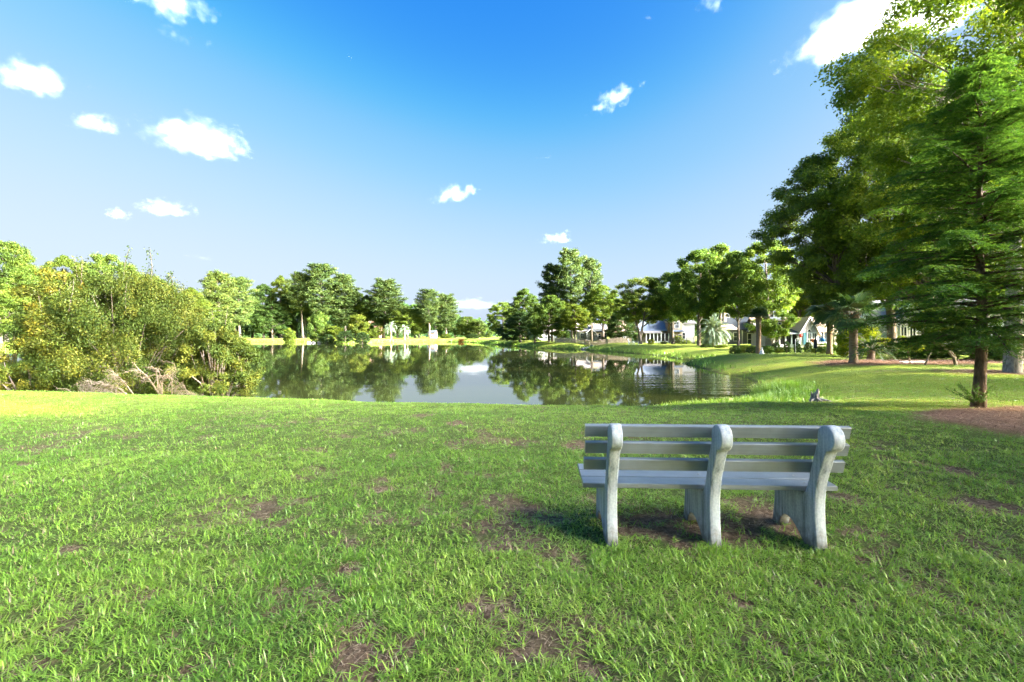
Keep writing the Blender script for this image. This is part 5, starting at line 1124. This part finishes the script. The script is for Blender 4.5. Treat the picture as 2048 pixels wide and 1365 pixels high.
# ---------------------------------------------------------------- clouds
def cloud_mat():
    m, nt, out = new_mat('cloud_vapour'); L = nt.links
    tc = nd(nt, 'ShaderNodeTexCoord'); oi = nd(nt, 'ShaderNodeObjectInfo'); sep = nd(nt, 'ShaderNodeSeparateColor'); L.new(oi.outputs['Color'], sep.inputs[0])
    ln = nd(nt, 'ShaderNodeVectorMath', operation='LENGTH'); L.new(tc.outputs['Object'], ln.inputs[0])
    off = nd(nt, 'ShaderNodeVectorMath', operation='SCALE'); off.inputs[0].default_value = (37, 53, 71); L.new(oi.outputs['Random'], off.inputs['Scale'])
    mp = nd(nt, 'ShaderNodeMapping'); mp.inputs['Scale'].default_value = (2.5, 1.2, 1.1); L.new(tc.outputs['Object'], mp.inputs[0])
    ad = nd(nt, 'ShaderNodeVectorMath', operation='ADD'); L.new(mp.outputs[0], ad.inputs[0]); L.new(off.outputs[0], ad.inputs[1])
    nz = nd(nt, 'ShaderNodeTexNoise', i_Scale=1.35, i_Detail=9.0, i_Roughness=.6); L.new(ad.outputs[0], nz.inputs['Vector'])
    def mth(op, a, b):
        n = nd(nt, 'ShaderNodeMath', operation=op)
        for k, v in ((0, a), (1, b)):
            if isinstance(v, (int, float)): n.inputs[k].default_value = v
            else: L.new(v, n.inputs[k])
        return n.outputs[0]
    # inside where (1 - r) + noise wins; red = cover, green = density
    q = mth('ADD', mth('SUBTRACT', mth('MULTIPLY', nz.outputs['Fac'], 3.3), 1.6), mth('SUBTRACT', sep.outputs[0], mth('MULTIPLY', ln.outputs['Value'], 1.25)))
    sz = nd(nt, 'ShaderNodeSeparateXYZ'); L.new(tc.outputs['Object'], sz.inputs[0])
    q = mth('SUBTRACT', q, mth('MULTIPLY', mth('MAXIMUM', mth('SUBTRACT', -0.25, sz.outputs[2]), 0.0), 1.6))     # flatter underside
    dn = mth('MULTIPLY', nd(nt, 'ShaderNodeClamp').outputs[0], 1.0)
    cl = nt.nodes['Clamp']; L.new(mth('MULTIPLY', q, 1.1), cl.inputs[0])
    dens = mth('MULTIPLY', mth('POWER', cl.outputs[0], 1.8), mth('MULTIPLY', sep.outputs[1], 0.028))
    vs = nd(nt, 'ShaderNodeVolumeScatter'); vs.inputs['Color'].default_value = (.40, .43, .49, 1); vs.inputs['Anisotropy'].default_value = 0.2; L.new(dens, vs.inputs['Density'])
    L.new(vs.outputs[0], out.inputs['Volume'])
    m.cycles.volume_step_rate = 0.6
    return m
CM = cloud_mat()
import bmesh
_b = bmesh.new(); bmesh.ops.create_icosphere(_b, subdivisions=3, radius=1.12); cloud_me = bpy.data.meshes.new('cloud'); _b.to_mesh(cloud_me); _b.free(); cloud_me.materials.append(CM)
clouds = [  # px, py, width, height, tilt, cover, density, label
 (345, 8, 175, 66, 0, .75, .8, 'ragged white cloud cut by the top edge at upper left'),
 (347, 70, 105, 40, -4, .5, .35, 'thin torn cloud just below the ragged top edge cloud'),
 (418, 88, 28, 36, 10, .5, .3, 'tiny wisp right of the thin torn cloud'),
 (60, 162, 140, 76, -8, .9, 1.0, 'thick white cloud touching the left edge'),
 (180, 178, 44, 24, 15, .4, .25, 'faint wisp right of the left edge cloud'),
 (195, 250, 108, 44, 3, .8, 1.0, 'flat white cloud above and left of the biggest left cloud'),
 (398, 284, 205, 82, -8, .95, 1.0, 'biggest puffy white cloud in the left half of the sky'),
 (236, 430, 52, 32, -10, .9, 1.0, 'smallest puff of the low pair over the big shrub'),
 (330, 420, 102, 42, -2, .95, 1.0, 'wider puff of the low pair over the big shrub'),
 (905, 391, 100, 44, 12, .85, 1.0, 'small puffy cloud near the middle of the sky'),
 (1228, 200, 128, 48, 26, .7, .8, 'slanting elongated cloud right of the sky centre'),
 (1113, 479, 78, 36, 6, .8, 1.0, 'low puff above the tallest bank pine'),
 (1735, 55, 300, 110, 18, .95, 1.0, 'largest cloud, at the upper right above the big trees'),
 (1860, 30, 240, 110, 4, .9, 1.0, 'cloud behind the top of the big trees at upper right'),
 (1425, 8, 90, 34, 0, .6, .5, 'small torn cloud at the top edge right of centre'),
 (1297, 36, 22, 16, 0, .6, .4, 'tiny white fleck near the top right of centre'),
 (703, 120, 42, 60, 20, .35, .12, 'faint vertical veil of cloud left of the sky centre'),
 (398, 516, 90, 20, -8, .5, .2, 'faint flat streak of cloud right above the big shrub'),
 (1088, 315, 56, 12, 4, .5, .3, 'thin short streak of cloud below the slanting cloud'),
 (930, 494, 30, 16, 0, .5, .3, 'tiny faint puff left of the low puff over the pine'),
 (940, 611, 190, 30, 0, .85, .35, 'pale cloud bank low over the far end of the pond'),
]
for k, (px, py, w, hgt, tilt, cov, den, label) in enumerate(clouds):
    D = 1150.0; o = link_mesh('cloud', cloud_me); s = D / F
    o.location = (PX(px, D), D, PZ(py, D)); o.scale = (w * s * .58, w * s * .38, hgt * s * .58); o.rotation_euler = (0, R(-tilt), 0); o.color = (cov, den, 0, 1)
    tag(o, label, 'cloud', 'small white clouds in the blue sky')
